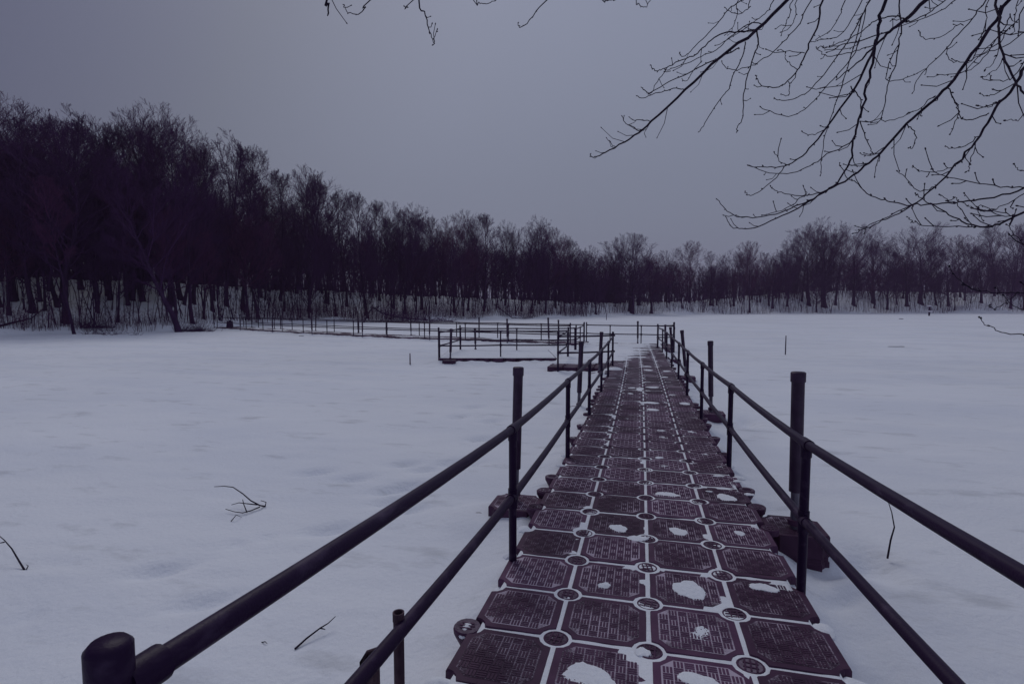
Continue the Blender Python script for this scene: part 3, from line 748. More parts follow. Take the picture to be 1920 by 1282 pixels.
# ------------------------------------------------------------------ trees
def rot_dir(d, ang, az):
    d = d / np.linalg.norm(d)
    ref = np.array([0, 0, 1.]) if abs(d[2]) < .9 else np.array([1., 0, 0])
    a = np.cross(d, ref); a /= np.linalg.norm(a); b = np.cross(d, a)
    v = d * cos(ang) + (a * cos(az) + b * sin(az)) * sin(ang)
    return v
def make_tree(seed, Ht=18., style='slender', lite=False):
    """bare tree whose limbs and twigs fan out and end on a rounded crown outline"""
    rr = random.Random(seed); g = rr.gauss
    T, C = [], []
    #        crown base, limbs, limb angle, trunk radius, crown half width, crown half height, trunk top
    cb, nl, ang0, r0, ew, eh, tt = {'slender': (.26, 30, 40, .21, .17, .39, .86), 'oak': (.20, 26, 62, .36, .34, .42, .62), 'pole': (.48, 20, 36, .12, .10, .27, .92),
                                    'multi': (.16, 26, 34, .22, .24, .42, .70), 'round': (.30, 28, 52, .26, .25, .35, .74)}[style]
    cz = Ht * (1 - eh); ew *= Ht; eh *= Ht
    ox, oy = g(0, .25), g(0, .25)
    lob = [rr.uniform(0, 6.28) for _ in range(3)]
    def room(p, d):
        # distance along d to the crown outline
        a = math.atan2(p[1], p[0]); k = 1 + .10 * sin(2 * a + lob[0]) + .08 * sin(3 * a + lob[1]) + .05 * sin(p[2] * 1.3 + lob[2])
        w = ew * k; px, py, pz = (p[0] - ox) / w, (p[1] - oy) / w, (p[2] - cz) / eh
        dx, dy, dz = d[0] / w, d[1] / w, d[2] / eh
        A = dx * dx + dy * dy + dz * dz; B = px * dx + py * dy + pz * dz; Cc = px * px + py * py + pz * pz - 1
        D = B * B - A * Cc
        if D <= 0: return .35
        return max(.35, (-B + math.sqrt(D)) / A)
    nseg = 12; p = (0., 0., -.5); dx = dy = 0.; tp = [p]
    top = Ht * tt; bx, by = g(0, .03), g(0, .03)
    for i in range(nseg):
        dx = dx * .8 + g(0, .045); dy = dy * .8 + g(0, .045)
        p = (p[0] + (dx + bx) * (top + .5) / nseg, p[1] + (dy + by) * (top + .5) / nseg, p[2] + (top + .5) / nseg); tp.append(p)
    tr = [r0 * max(.10, (1 - .90 * (i / nseg) ** .8)) for i in range(nseg + 1)]
    tr[0] *= 1.5; tr[1] *= 1.08
    for i in range(nseg): T.append((*tp[i], *tp[i + 1], tr[i], tr[i + 1]))
    lv = 2 if lite else 4
    NS = (0, 6, 4, 2, 1); NZ = (0, .09, .07, .055, .03)
    NC = (0, 7, 5, 2) if lite else (0, 8, 6, 4)
    LK = (0, .44, .46, .50)
    def norm(x, y, z):
        l = math.sqrt(x * x + y * y + z * z) or 1; return x / l, y / l, z / l
    def side(d, ang, az):
        x, y, z = d
        if abs(z) < .9: ax, ay, az_ = norm(y, -x, 0)
        else: ax, ay, az_ = norm(0, z, -y)
        bx, by, bz = ay * z - az_ * y, az_ * x - ax * z, ax * y - ay * x
        c, s_, ca, sa = cos(ang), sin(ang), cos(az), sin(az)
        return (x * c + (ax * ca + bx * sa) * s_, y * c + (ay * ca + by * sa) * s_, z * c + (az_ * ca + bz * sa) * s_)
    def br(p, d, L, r, level):
        L = min(L, room(p, d) * rr.uniform(.86, 1.03))
        n = NS[level]; sl = L / n; pts = [p]; rs = [r]; nz = NZ[level]
        for i in range(n):
            d = norm(d[0] + g(0, nz) + p[0] * .004, d[1] + g(0, nz) + p[1] * .004, d[2] + g(0, nz) + .035)
            q = (p[0] + d[0] * sl, p[1] + d[1] * sl, p[2] + d[2] * sl)
            r2 = max(.008, r * (1 - .75 * (i + 1) / n)) if level < 4 else .006
            C.append((*p, *q, rs[-1], r2)); p = q; pts.append(p); rs.append(r2)
        if level >= lv: return
        nc = NC[level]
        for k in range(nc):
            t = .18 + .82 * (k + rr.random() * .7) / nc; t = min(t, .999)
            i = int(t * n); f = t * n - i; a, b = pts[i], pts[i + 1]
            q = tuple(a[j] * (1 - f) + b[j] * f for j in range(3))
            dd = norm(b[0] - a[0], b[1] - a[1], b[2] - a[2])
            nd = side(dd, radians(rr.uniform(20, 48)), rr.uniform(0, 6.28))
            nd = norm(nd[0], nd[1], nd[2] + .16)
            br(q, nd, L * LK[level] * (1.2 - .5 * t) * rr.uniform(.75, 1.25), max(.008, rs[i] * .55), level + 1)
    for k in range(nl):
        t = cb + (1 - cb) * (k + rr.random()) / nl; t = min(t, .995)
        i = int(t * nseg); f = t * nseg - i; a, b = tp[i], tp[i + 1]
        q = tuple(a[j] * (1 - f) + b[j] * f for j in range(3))
        u = (t - cb) / (1 - cb)
        nd = side((0., 0., 1.), radians(ang0 * (1.3 - .95 * u) + rr.uniform(-9, 9)), k * 2.4 + rr.uniform(-.5, .5))
        br(q, nd, Ht * .5 * rr.uniform(.55, 1.0) * (.5 + .5 * min(1, u * 3 + .2)), max(.03, tr[i] * .50), 1)
    for k in range(7 if not lite else 3):                      # a few dead shoots low on the trunk
        t = rr.uniform(.08, cb + .1); i = int(t * nseg)
        nd = side((0., 0., 1.), radians(rr.uniform(50, 85)), rr.uniform(0, 6.28))
        br(tp[i], nd, Ht * rr.uniform(.05, .13), .02, 3 if not lite else 2)
    return np.array(T), np.array(C)
PROTO = []
STY = ['slender', 'round', 'slender', 'multi', 'round', 'oak', 'oak', 'pole', 'slender', 'multi']
FARP = {}
for k, st in enumerate(STY):
    T, C = make_tree(100 + k, 18, st)
    zmax = C[:, 5].max()
    if k in (0, 3, 4, 5, 6, 9):
        C2 = C.copy(); C2[:, 6:8] = C2[:, 6:8] * 1.0
        T2 = T.copy(); T2[:, 6:8] *= 1.15
        FARP[k] = (seg_mesh('trunk_far', T2, M['bark'], 6), seg_mesh('crown_far', C2, M['twig'] if k % 3 != 1 else M['twig_red'], 3), zmax)
    PROTO.append((seg_mesh('trunk_%s' % st, T, M['bark'], 7), seg_mesh('crown_%s' % st, C, M['twig'] if k % 3 != 1 else M['twig_red'], 3), zmax))
LITE = []
for k in range(6):
    T, C = make_tree(300 + k, 18, ['slender', 'multi', 'slender', 'round', 'pole', 'round'][k], lite=True)
    LITE.append((np.vstack([T, C]), C[:, 5].max()))
TPX = np.array([-400, 0, 20, 60, 95, 130, 165, 200, 250, 290, 350, 400, 450, 480, 520, 560, 600, 650, 690, 720, 760, 800, 850, 900, 950, 1000, 1040, 1070, 1100, 1180, 1230, 1290, 1350, 1400, 1440, 1500, 1580, 1640, 1700, 1760, 1800, 1920, 2400.])
TPY = np.array([150, 172, 180, 195, 215, 192, 232, 224, 218, 210, 228, 262, 255, 275, 305, 305, 325, 338, 365, 368, 378, 388, 400, 398, 414, 408, 425, 452, 452, 437, 462, 444, 458, 446, 456, 420, 412, 424, 430, 408, 425, 412, 400.])
def place_world(px, d):
    lat = (px - 960) / F * d
    return X0 + lat * CY + d * SY, Y0 - lat * SY + d * CY
def tree(px, d, k, label, group, hscale=1.0, rz=None, lean=None, wide=1.0, top=None, htree=None):
    if label is None: label, group = zone(px)
    x, y = place_world(px, d); z = gz(x, y)
    yt = np.interp(px, TPX, TPY) if top is None else top
    Hh = (H + (HOR - yt) / F * d - z) * hscale if htree is None else htree
    tm, cm, zm = (FARP[k] if (px > 1000 and k in FARP) else PROTO[k])
    s = Hh / zm
    root = tag(link('bare_tree', None, None, (x, y, z)), label, 'tree', group)
    root.rotation_euler = lean or (rnd.gauss(0, .045), rnd.gauss(0, .045), rnd.uniform(0, 6.28) if rz is None else rz)
    root.scale = (s * wide, s * wide, s)
    link('trunk', tm, root); link('crown', cm, root)
    return root
ZONES = [(165, 'tall dark bare tree in the wood at the far left edge of the picture'),
         (420, 'tall bare tree in the left wood above the brush piles on the ice edge'),
         (640, 'bare tree in the left wood above the shore end of the side arm'),
         (870, 'bare tree in the left wood above the arched fallen tree'),
         (1080, 'bare tree in the shorter wood above the fishing platform'),
         (1280, 'slender bare tree of the far shore straight beyond the end of the walkway'),
         (1460, 'small bare tree of the far shore right of the walkway end'),
         (1660, 'bare tree of the far wood beside the broad spreading oak'),
         (1800, 'bare tree of the far wood behind the white topped marker post'),
         (9999, 'bare tree at the right end of the far wood, under the overhanging branches')]
def zone(px):
    for lim, lab in ZONES:
        if px < lim: return lab, lab.replace('tree', 'trees')
L1 = L2 = L3 = G1 = G2 = G3 = None
ntree = 0
# front row that makes the skyline
px = -260.
while px < 1080:
    d = shore(px) + rnd.uniform(4, 13)
    k = rnd.choice([0, 1, 2, 3, 4, 8, 9, 0, 2])
    tree(px, d, k, L1, G1, rnd.uniform(.90, 1.06), wide=rnd.uniform(.95, 1.25)); ntree += 1
    px += rnd.uniform(20, 40)
px = 1060.
while px < 2150:
    d = shore(px) + rnd.uniform(2, 16)
    k = rnd.choice([1, 3, 9, 5, 6, 4, 5, 1])
    tree(px, d, k, L2 if px < 1450 else L3, G2 if px < 1450 else G3, rnd.uniform(.84, 1.04), wide=rnd.uniform(.95, 1.3)); ntree += 1
    px += rnd.uniform(24, 44)
tree(1545, shore(1545) + 8, 6, 'broad spreading oak rising above the far wood on the right', None, 1.03, top=412, wide=1.25)
tree(1515, shore(1515) + 9, 5, 'oak with a domed crown left of the broadest oak on the far shore', None, 1.0, top=420, wide=1.15)
tree(1180, shore(1180) + 5, 5, 'wide branched oak in the far wood straight above the end of the walkway', None, 1.0, top=436, wide=1.1)
tree(995, shore(995) + 5, 9, 'round crowned bare tree standing proud of the left wood near its right end', None, 1.0, top=406, wide=1.1)
tree(322, shore(322) + 7, 3, 'wide crowned bare tree with a fan of upright limbs in the left wood', None, 1.0, top=205, wide=1.05)
ntree += 5
# second and third rows
def fill(n, lo, hi, dlo, dhi, lab, g, hmax):
    global ntree
    for i in range(n):
        px = lo + (hi - lo) * (i + rnd.random()) / n
        d = shore(px) + rnd.uniform(dlo, dhi)
        x, y = place_world(px, d); z = gz(x, y)
        yt = np.interp(px, TPX, TPY)
        hh = min(H + (HOR - yt) / F * d - z, hmax) * rnd.uniform(.55, .86)
        tree(px, d, rnd.choice([0, 3, 4, 9, 5] if px > 1000 else [0, 1, 2, 3, 4, 8, 7, 9]), lab, g, wide=rnd.uniform(.9, 1.3), htree=hh); ntree += 1
fill(34, -250, 1090, 6, 14, L1, G1, 19)
fill(40, -250, 1090, 14, 26, L1, G1, 21)
fill(26, -200, 1060, 1.5, 8, L1, G1, 15)
fill(14, 1060, 1450, 6, 30, L2, G2, 18)
fill(20, 1440, 2150, 6, 34, L3, G3, 22)
fill(26, 1060, 2150, 3, 16, L3, G3, 14)
# poles right at the water's edge, some leaning over the ice
def edge_tree(px, py, h, leanpx, k, label, wide=1.0):
    d = (H - ZL - .1) * F / (py - HOR)
    x, y = place_world(px, d)
    # lean: sideways in the picture plane (positive = to the right)
    zr = Matrix.Rotation(leanpx, 3, Vector((SY, CY, 0)))
    r = tree(px, d, k, label, None, htree=h, wide=wide)
    r.location.z = gz(x, y) - .1
    r.rotation_euler = (zr @ Matrix.Rotation(rnd.uniform(0, 6.28), 3, 'Z')).to_euler()
edge_tree(110, 616, 15, -.30, 8, 'thick trunk leaning left at the edge of the left shore', 1.3)
edge_tree(124, 619, 17, -.02, 8, 'stout upright trunk beside the left leaning one on the left shore', 1.5)
edge_tree(139, 624, 12, -.16, 7, 'slim dark trunk standing nearest the ice at the left', 1.3)
edge_tree(252, 612, 15, -.10, 2, 'trunk leaning slightly left behind the brush pile on the left shore', 1.2)
edge_tree(267, 612, 14, -.14, 2, 'right one of two close trunks behind the brush pile on the left shore', 1.0)
edge_tree(336, 620, 15, -.20, 2, 'heavy trunk leaning left over the edge of the ice', 1.35)
edge_tree(362, 615, 15, .0, 0, 'upright trunk right of the heavy leaning one on the left shore', 1.0)
edge_tree(485, 606, 13, -.15, 4, 'trunk just behind the shore end of the side arm railing', 1.1)

def stems(name, label, ranges, n, hlo, hhi, rlo, rhi, mat, extra=2):
    S = []
    for i in range(n):
        a, b_, d0, d1 = rnd.choice(ranges)
        px = rnd.uniform(a, b_); d = shore(px) + d0 + (d1 - d0) * rnd.random() ** 1.5
        x, y = place_world(px, d); z = gz(x, y) - .05
        h = rnd.uniform(hlo, hhi); r = rnd.uniform(rlo, rhi)
        dr = np.array([rnd.gauss(0, .13), rnd.gauss(0, .13), 1.]); p = np.array([x, y, z])
        ns = 4
        for k in range(ns):
            q = p + dr / np.linalg.norm(dr) * h / ns
            S.append((*p, *q, r * (1 - k / ns * .7), r * (1 - (k + 1) / ns * .75)))
            for _ in range(extra):
                if k:
                    nd = rot_dir(dr, radians(rnd.uniform(25, 65)), rnd.uniform(0, 6.28)); l = h * rnd.uniform(.08, .22)
                    m_ = q + nd * l * .5; e_ = m_ + (nd + np.array([0, 0, .25])) * l * .5
                    S.append((*q, *m_, r * .35, r * .25)); S.append((*m_, *e_, r * .25, .004))
            p = q; dr = dr + np.array([rnd.gauss(0, .10), rnd.gauss(0, .10), 0])
    o = link(name, seg_mesh(name, S, mat, 3)); tag(o, label, 'undergrowth', kind='stuff')
stems('saplings', 'thin saplings and young stems on the wooded slopes along the shore', [(380, 1100, 1.5, 16), (-250, 1100, 1.5, 16), (1050, 2150, 1.5, 20), (1050, 2150, 1.0, 12)], 2100, 1.5, 8.5, .014, .060, M['twig'], 5)
stems('thicket', 'dense thicket of young stems under the trees beyond the top of the banks', [(-300, 600, 15, 34), (-300, 1150, 15, 34), (500, 1150, 14, 36), (1050, 1500, 14, 34), (1400, 2200, 18, 50), (1400, 2200, 18, 50), (1000, 1500, 12, 30), (1450, 2200, 14, 40)], 6800, 2.5, 9.5, .03, .09, M['twig'], 4)
stems('shore_brush', 'low tangled brush at the foot of the banks', [(-250, 1100, .4, 3), (450, 1100, .6, 9), (500, 1100, .6, 7), (1050, 2150, .3, 8), (1050, 2150, .3, 14)], 6500, .4, 1.8, .010, .020, M['twig_red'], 4)
# far-off depth of the wood, one mass
def deep_wood():
    P = []
    for i in range(420):
        px = rnd.uniform(-400, 2300) if i % 3 else rnd.uniform(-400, 1150)
        d = shore(px) + (rnd.uniform(20, 46) if px < 1100 else rnd.uniform(26, 60))
        x, y = place_world(px, d); z = gz(x, y)
        yt = np.interp(px, TPX, TPY); hh = min(H + (HOR - yt) / F * d - z, 22 if px < 1100 else 24) * (rnd.uniform(.50, .74) if px < 1100 else rnd.uniform(.30, .62))
        A, zm = LITE[i % 6]; s = hh / zm; a = rnd.uniform(0, 6.28); ca, sa = cos(a), sin(a)
        B = A.copy()
        for o_ in (0, 3):
            xx = A[:, o_] * ca - A[:, o_ + 1] * sa; yy = A[:, o_] * sa + A[:, o_ + 1] * ca
            B[:, o_] = xx * s + x; B[:, o_ + 1] = yy * s + y; B[:, o_ + 2] = A[:, o_ + 2] * s + z
        B[:, 6:8] *= 1.5 if px < 1100 else 1.9
        P.append(B)
    return np.vstack(P)
DW = deep_wood()
o = link('deep_wood', seg_mesh('deep_wood', DW, M['twig'], 3)); tag(o, 'dark far-off mass of bare woods behind the trees of the shore', 'woods', kind='stuff')
print('trees', ntree, 'deep segs', len(DW))

# fallen trees and brush piles on the shore
def limb(b, pts, r0, r1, n=6):
    rs = [r0 + (r1 - r0) * i / (len(pts) - 1) for i in range(len(pts))]
    b.tube(pts, rs, n)
def shore_pt(px, py, dz=0):
    p = atz(px, py, ZL + .05); return Vector((p[0], p[1], max(ZL, gz(p[0], p[1])) + dz))
def fallen(label, pxs, name='fallen_tree', r=.12, tw=40):
    pts = [shore_pt(a, b_, c) for a, b_, c in pxs]
    root = tag(link(name, None, None, pts[0]), label, 'fallen tree')
    o0 = pts[0]; b = MB(); limb(b, [p - o0 for p in pts], r, r * .25, 8)
    link('trunk', b.mesh('trunk', [M['bark']], True), root)
    S = []
    for i in range(tw):
        k = rnd.uniform(.25, 1) * (len(pts) - 1); j = min(int(k), len(pts) - 2)
        p = np.array((pts[j] - o0).lerp(pts[j + 1] - o0, k - j))
        d = np.array([rnd.gauss(0, 1), rnd.gauss(0, .6), rnd.uniform(-.1, 1)]); d /= np.linalg.norm(d); l = rnd.uniform(.5, 2.0)
        q = p + d * l * .5; e_ = q + (d + np.array([0, 0, rnd.uniform(-.3, .3)])) * l * .5
        S.append((*p, *q, .025, .016)); S.append((*q, *e_, .016, .006))
        for _ in range(3):
            nd = rot_dir(d, .8, rnd.uniform(0, 6.28)); S.append((*q, *(q + nd * l * .4), .01, .005))
    o_ = link('branches', seg_mesh('branches', S, M['twig'], 3), root); o_['kind'] = 'stuff'
fallen('arched fallen tree with tangled branches on the shore behind the side arm', [(682, 604, .0), (690, 601, .9), (700, 600, 1.5), (715, 602, 1.2), (740, 604, .7), (775, 605, .5), (810, 606, .35), (850, 605, .2)], r=.13, tw=170)
fallen('long fallen branches lying on the ice edge right of the arched tree', [(905, 592, .3), (930, 595, .2), (960, 597, .15), (985, 598, .1), (1000, 597, .1)], r=.10, tw=30)
fallen('straight log lying low along the far left edge of the ice', [(-30, 626, .1), (20, 624, .15), (60, 621, .1), (100, 617, .2)], r=.11, tw=12)
fallen('slim log on the slope at the left, behind the leaning trunks', [(0, 605, 1.2), (40, 604, 1.2), (80, 603, 1.2)], r=.06, tw=6)
def brush(label, px, py, w, h, n):
    c = shore_pt(px, py); root = tag(link('brush_pile', None, None, c), label, 'brush')
    S = []
    for i in range(n):
        d0 = np.array([rnd.gauss(0, w / 2.2), rnd.gauss(0, .5), 0.]); a = rnd.uniform(0, pi)
        dr = np.array([cos(a), rnd.gauss(0, .3), rnd.uniform(.0, .9)]); dr /= np.linalg.norm(dr); l = rnd.uniform(.3, 1.3)
        p = d0; 
        for k in range(3):
            q = p + dr * l / 3; S.append((*p, *q, .016 - k * .004, .012 - k * .004)); p = q; dr = dr + np.array([rnd.gauss(0, .2), 0, rnd.gauss(0, .2)])
        if p[2] > h: pass
    link('sticks', seg_mesh('sticks', S, M['twig'], 3), root)['kind'] = 'stuff'
brush('long brush pile at the ice edge between the leaning trunks', 170, 622, 2.4, .8, 320)
brush('bushy pile of sticks at the foot of the heavy leaning trunk', 364, 620, 1.7, .8, 260)
brush('tangle of twigs under the arched fallen tree', 760, 603, 5.0, 1.2, 520)
brush('low sticks on the ice edge at the far left', 205, 626, 3.4, .3, 60)

def stick(label, polys, name='fallen_twig', r=.006, zb=None, mat='branch', cat='twig'):
    """polys: list of pixel paths [(px, py, height above the snow)], the first is the main stem"""
    def P(a, b_, h):
        p = atz(a, b_, ZL + h); return Vector(p)
    o0 = P(*polys[0][0]); root = tag(link(name, None, None, o0), label, cat)
    for i, pl in enumerate(polys):
        pts = [P(*q) - o0 for q in pl]; b = MB(); limb(b, pts, r * (1 if i == 0 else .7), r * .35, 6)
        nm = 'stem' if i == 0 else 'side_twig'
        link(nm, b.mesh(nm, [M[mat]], True), root)
stick('forked dead branch sticking out of the snow on the left', [[(497, 949, 0), (487, 947, .04), (470, 938, .10), (455, 925, .17), (437, 913, .22), (420, 911, .24), (402, 912, .22)],
      [(483, 946, .05), (465, 944, .06), (448, 942, .05), (434, 946, .03)], [(487, 950, .02), (470, 957, .02), (455, 961, .02), (440, 959, .02), (423, 954, .03)], [(497, 949, 0), (499, 941, .05), (489, 938, .06)],
      [(463, 960, .02), (457, 945, .08), (455, 936, .1)]], r=.009)
stick('tiny bent twig below the forked branch', [[(433, 977, 0), (443, 965, .05), (453, 969, .0)]], r=.005)
stick('bent twig standing in the snow at the left edge of the picture', [[(46, 1068, 0), (35, 1050, .05), (22, 1028, .12), (8, 1012, .17), (-6, 1000, .2)], [(8, 1016, .16), (-4, 1018, .15)]], r=.008)
stick('small hooked twig beside the bent one at the left edge', [[(50, 1066, .0), (53, 1060, .03), (49, 1058, .03)]], r=.005)
stick('straight twig lying in the snow in front of the lower left rail', [[(553, 1216, 0), (575, 1196, .02), (600, 1177, .04), (615, 1168, .05), (629, 1155, .07)], [(600, 1177, .04), (610, 1179, .03)]], r=.007)
stick('tiny dark twig tip in the snow left of the straight twig', [[(490, 1204, 0), (497, 1202, .02), (501, 1206, .01)]], r=.004)
stick('slim crooked twig standing in the snow right of the right railing', [[(1664, 1046, 0), (1670, 1012, .17), (1677, 988, .29), (1672, 960, .44), (1664, 936, .56)]], r=.008)
def stake(label, px, py0, py1, r, name='stake', mat='wood', lean=0):
    p = atz(px, py1, ZL); d = depth_of(p); h = (py1 - py0) / F * d
    o = link(name, MB().tube([(0, 0, -.2), (lean * h * .5, 0, h * .5), (lean * h, 0, h)], [r, r, r * .8], 7).mesh(name, [M[mat]], True), None, tuple(p)); tag(o, label, 'stake', 'thin stakes standing on the ice')
stake('thin stake in the snow left of the fishing platform', 769, 662, 684, .022, mat='bark')
stake('thin stake alone in the snow field right of the walkway', 1472.5, 629, 665, .024, mat='bark')
stake('tiny stake on the ice before the far wood, above the back railing', 1137, 588, 600, .05, mat='bark')
def signpost(px, py0, py1):
    p = atz(px, py1, ZL); d = depth_of(p); h = (py1 - py0) / F * d
    root = tag(link('marker_post', None, None, tuple(p), (0, 0, -YAW)), 'marker post with white top standing on the ice before the far right wood', 'post')
    link('post', MB().tube([(0, 0, -.3), (0, 0, h)], .16, 8).mesh('post', [M['bark']], True), root)
    link('cap', MB().box(-.34, -.2, h, .34, .2, h + .28, bottom=True).mesh('cap', [M['white']]), root)
    link('board', MB().box(-.55, -.26, h * .42, .55, -.17, h * .42 + .3, bottom=True).mesh('board', [M['white']]), root)
signpost(1742, 575, 592)
def stump(px, py):
    p = atz(px, py, ZL + .05); 
    b = MB(); n = 10
    rr = random.Random(3)
    l0 = [(.32 * cos(2 * pi * k / n), .32 * sin(2 * pi * k / n), -.2) for k in range(n)]; l1 = [(.26 * cos(2 * pi * k / n), .26 * sin(2 * pi * k / n), .45 + rr.uniform(0, .5)) for k in range(n)]
    b.loops([l0, l1, [(x * .4, y * .4, .45) for x, y, z in l1]])
    tag(link('tree_stump', b.mesh('tree_stump', [M['bark']]), None, tuple(p)), 'jagged tree stump at the shore end of the side arm', 'stump')
stump(431, 616)
for (px, py, w, lab) in ((1680, 650, 34, 'dark crack in the ice showing through the snow at the right'), (1690, 598, 8, 'small dark bit of debris on the ice near the far right shore'),
                         (565, 630, 10, 'short dark stick lying on the ice in front of the side arm')):
    p = atz(px, py, ZL + .01); d = depth_of(p); L_ = w * d / F
    b = MB(); pts = [(-L_ / 2 + L_ * k / 8, rnd.uniform(-.04, .04) * d / 25, .012) for k in range(9)]
    b.tube(pts, [.004] + [.016 * d / 25 * rnd.uniform(.6, 1.3)] * 7 + [.004], 6)
    tag(link('driftwood', b.mesh('driftwood', [M['bark']]), None, tuple(p), (0, 0, -YAW)), lab, 'debris')

# ------------------------------------------------------------------ the overhanging tree at the right
def z6(x, y): return (1080 + x / 2.2857, y / 2.2857)
def z5(x, y): return (1450 + x / 4.085, 380 + y / 4.085)
def z2(x, y): return (580 + x / 3.2, y / 3.2)
# main branches: (points, px width at root, px width at tip, depth at root, depth at tip); every path starts at its root
BR = []
def B(pts, w0, w1, d0, d1, f=z6): BR.append(([f(*p) for p in pts], w0, w1, d0, d1))
B([(925, -20), (775, 130), (620, 245), (470, 385), (325, 520), (250, 580), (165, 632), (100, 665), (70, 672), (62, 660)], 13, 1.6, 4.6, 5.2)
B([(775, 132), (780, 180), (770, 220), (735, 320), (718, 430), (713, 515), (690, 545), (690, 565)], 5, 1.6, 4.75, 4.5)
B([(725, 180), (715, 240), (680, 310), (655, 380), (630, 410), (580, 480), (545, 540), (527, 565)], 3.4, 1.6, 4.8, 5.4)
B([(775, 130), (700, 135), (630, 145), (590, 165), (540, 210), (500, 240), (440, 265), (390, 290), (355, 303), (330, 295), (320, 280)], 5, 1.6, 4.75, 4.2)
B([(802, 104), (760, 98), (720, 115), (640, 180), (600, 215), (540, 245), (440, 285), (385, 300)], 3.2, 1.6, 4.7, 5.0)
B([(700, 205), (620, 245), (540, 285), (460, 325), (400, 350), (325, 395), (300, 395), (280, 375)], 4, 1.6, 4.85, 5.6)
B([(395, 285), (375, 315), (350, 350), (325, 395)], 2, 1.5, 4.4, 4.6)
B([(465, 385), (430, 380), (380, 390), (330, 403), (290, 420), (262, 412)], 2.6, 1.6, 5.0, 4.7)
B([(325, 520), (280, 515), (245, 515), (228, 502)], 2.2, 1.4, 5.1, 5.3)
B([(290, 550), (270, 560), (245, 545), (215, 530), (198, 500)], 2.6, 1.4, 5.12, 4.9)
B([(170, 630), (155, 620), (145, 605)], 1.8, 1.2, 5.15, 5.1)
B([(725, -10), (655, 40), (600, 110), (540, 170), (490, 220), (462, 243), (445, 235), (445, 225)], 3, 1.4, 5.6, 5.9)
B([(1020, -10), (960, 100), (900, 170), (850, 220), (790, 262), (740, 285), (680, 300), (640, 290), (625, 265)], 3.2, 1.4, 4.0, 4.4)
B([(540, 262), (500, 310), (470, 350), (455, 340)], 1.8, 1.2, 5.3, 5.5)
B([(1062, -10), (1045, 80), (1010, 170), (975, 250), (950, 300), (910, 350), (860, 375), (800, 368), (775, 340), (770, 325)], 6.5, 1.5, 3.6, 4.2)
B([(980, 228), (910, 225), (870, 215)], 2, 1.2, 3.9, 4.0)
B([(950, 300), (920, 275), (898, 255), (897, 230)], 2, 1.2, 4.0, 3.9)
B([(910, 350), (915, 390), (905, 412), (880, 405)], 2, 1.2, 4.1, 4.1)
B([(1270, -10), (1210, 100), (1150, 200), (1060, 320), (1000, 390), (930, 425), (870, 432), (850, 420)], 4, 1.5, 5.2, 5.8)
B([(1215, 165), (1190, 240), (1130, 310), (1070, 370), (1030, 420), (980, 470), (915, 500), (850, 485), (792, 460)], 3, 1.5, 3.9, 4.4)
B([(1335, -10), (1300, 110), (1285, 190), (1240, 290), (1180, 400), (1080, 540), (1000, 640), (940, 690), (880, 713), (800, 718), (740, 710)], 12, 1.6, 3.4, 4.0)
B([(900, 706), (860, 760), (800, 810), (760, 838), (735, 833), (725, 820)], 2.4, 1.4, 3.95, 4.3)
B([(905, 706), (880, 700), (868, 685), (850, 655)], 2, 1.2, 3.95, 3.8)
B([(1080, 540), (1040, 570), (1000, 578), (970, 565)], 2.5, 1.3, 3.7, 3.8)
B([(1285, 170), (1270, 270), (1240, 400), (1215, 510), (1190, 600), (1175, 690), (1130, 770), (1070, 820), (1000, 862), (940, 885), (880, 910), (780, 930), (690, 928), (640, 895), (605, 855)], 9, 1.6, 3.45, 4.4)
B([(1080, 812), (1040, 830), (980, 836), (900, 833), (860, 820), (835, 800)], 3.4, 1.4, 4.1, 4.3)
B([(985, 836), (975, 800)], 1.8, 1.2, 4.2, 4.2)
B([(1000, 830), (960, 850), (930, 880), (880, 903), (800, 922)], 2.6, 1.3, 4.2, 4.0)
B([(1195, 590), (1160, 620), (1080, 660), (1020, 700), (950, 735), (860, 745), (800, 735), (745, 710)], 3.6, 1.4, 3.85, 4.7)
B([(1217, 520), (1240, 590), (1262, 640), (1270, 655)], 3, 1.4, 3.8, 3.6)
B([(1178, 370), (1210, 410), (1225, 450), (1222, 500)], 3.4, 2.4, 3.6, 3.75)
B([(1515, -10), (1410, 90), (1345, 135), (1290, 190), (1240, 240), (1190, 285), (1120, 340)], 15, 2.5, 3.8, 4.0)
B([(1410, 85), (1370, 70), (1310, 78), (1270, 100), (1210, 145), (1140, 180), (1090, 200), (1060, 205)], 4.5, 1.5, 3.8, 4.4)
B([(1390, -10), (1395, 100), (1385, 190), (1365, 280), (1340, 350), (1325, 430), (1310, 500), (1325, 520), (1400, 500), (1440, 480)], 4.2, 1.4, 4.3, 4.2)
B([(1385, 190), (1350, 250), (1335, 300), (1335, 345), (1400, 340), (1450, 320), (1500, 295)], 2.6, 1.4, 4.3, 5.0)
B([(1310, 500), (1290, 530), (1255, 535)], 2, 1.2, 4.2, 4.3)
B([(1345, 135), (1200, 180), (1130, 195), (1080, 205), (1040, 205)], 4, 1.4, 3.82, 3.6)
B([(1290, 190), (1240, 205), (1180, 225), (1100, 240), (1060, 230), (1030, 205)], 3, 1.4, 3.85, 4.3)
B([(1865, -10), (1800, 90), (1700, 230), (1595, 370), (1510, 450), (1420, 530), (1310, 650), (1240, 710), (1170, 765), (1080, 812), (1000, 865), (950, 893), (860, 935), (760, 978), (700, 980), (660, 965), (642, 930)], 13, 1.6, 3.2, 5.0)
B([(1595, 375), (1610, 410), (1640, 460), (1635, 500), (1620, 540), (1603, 575)], 3.6, 1.4, 3.5, 3.3)
B([(1420, 535), (1450, 560), (1455, 600), (1440, 635), (1425, 635)], 3, 1.4, 3.8, 3.7)
B([(1540, 412), (1510, 428), (1480, 462), (1430, 482)], 3, 1.4, 3.6, 3.8)
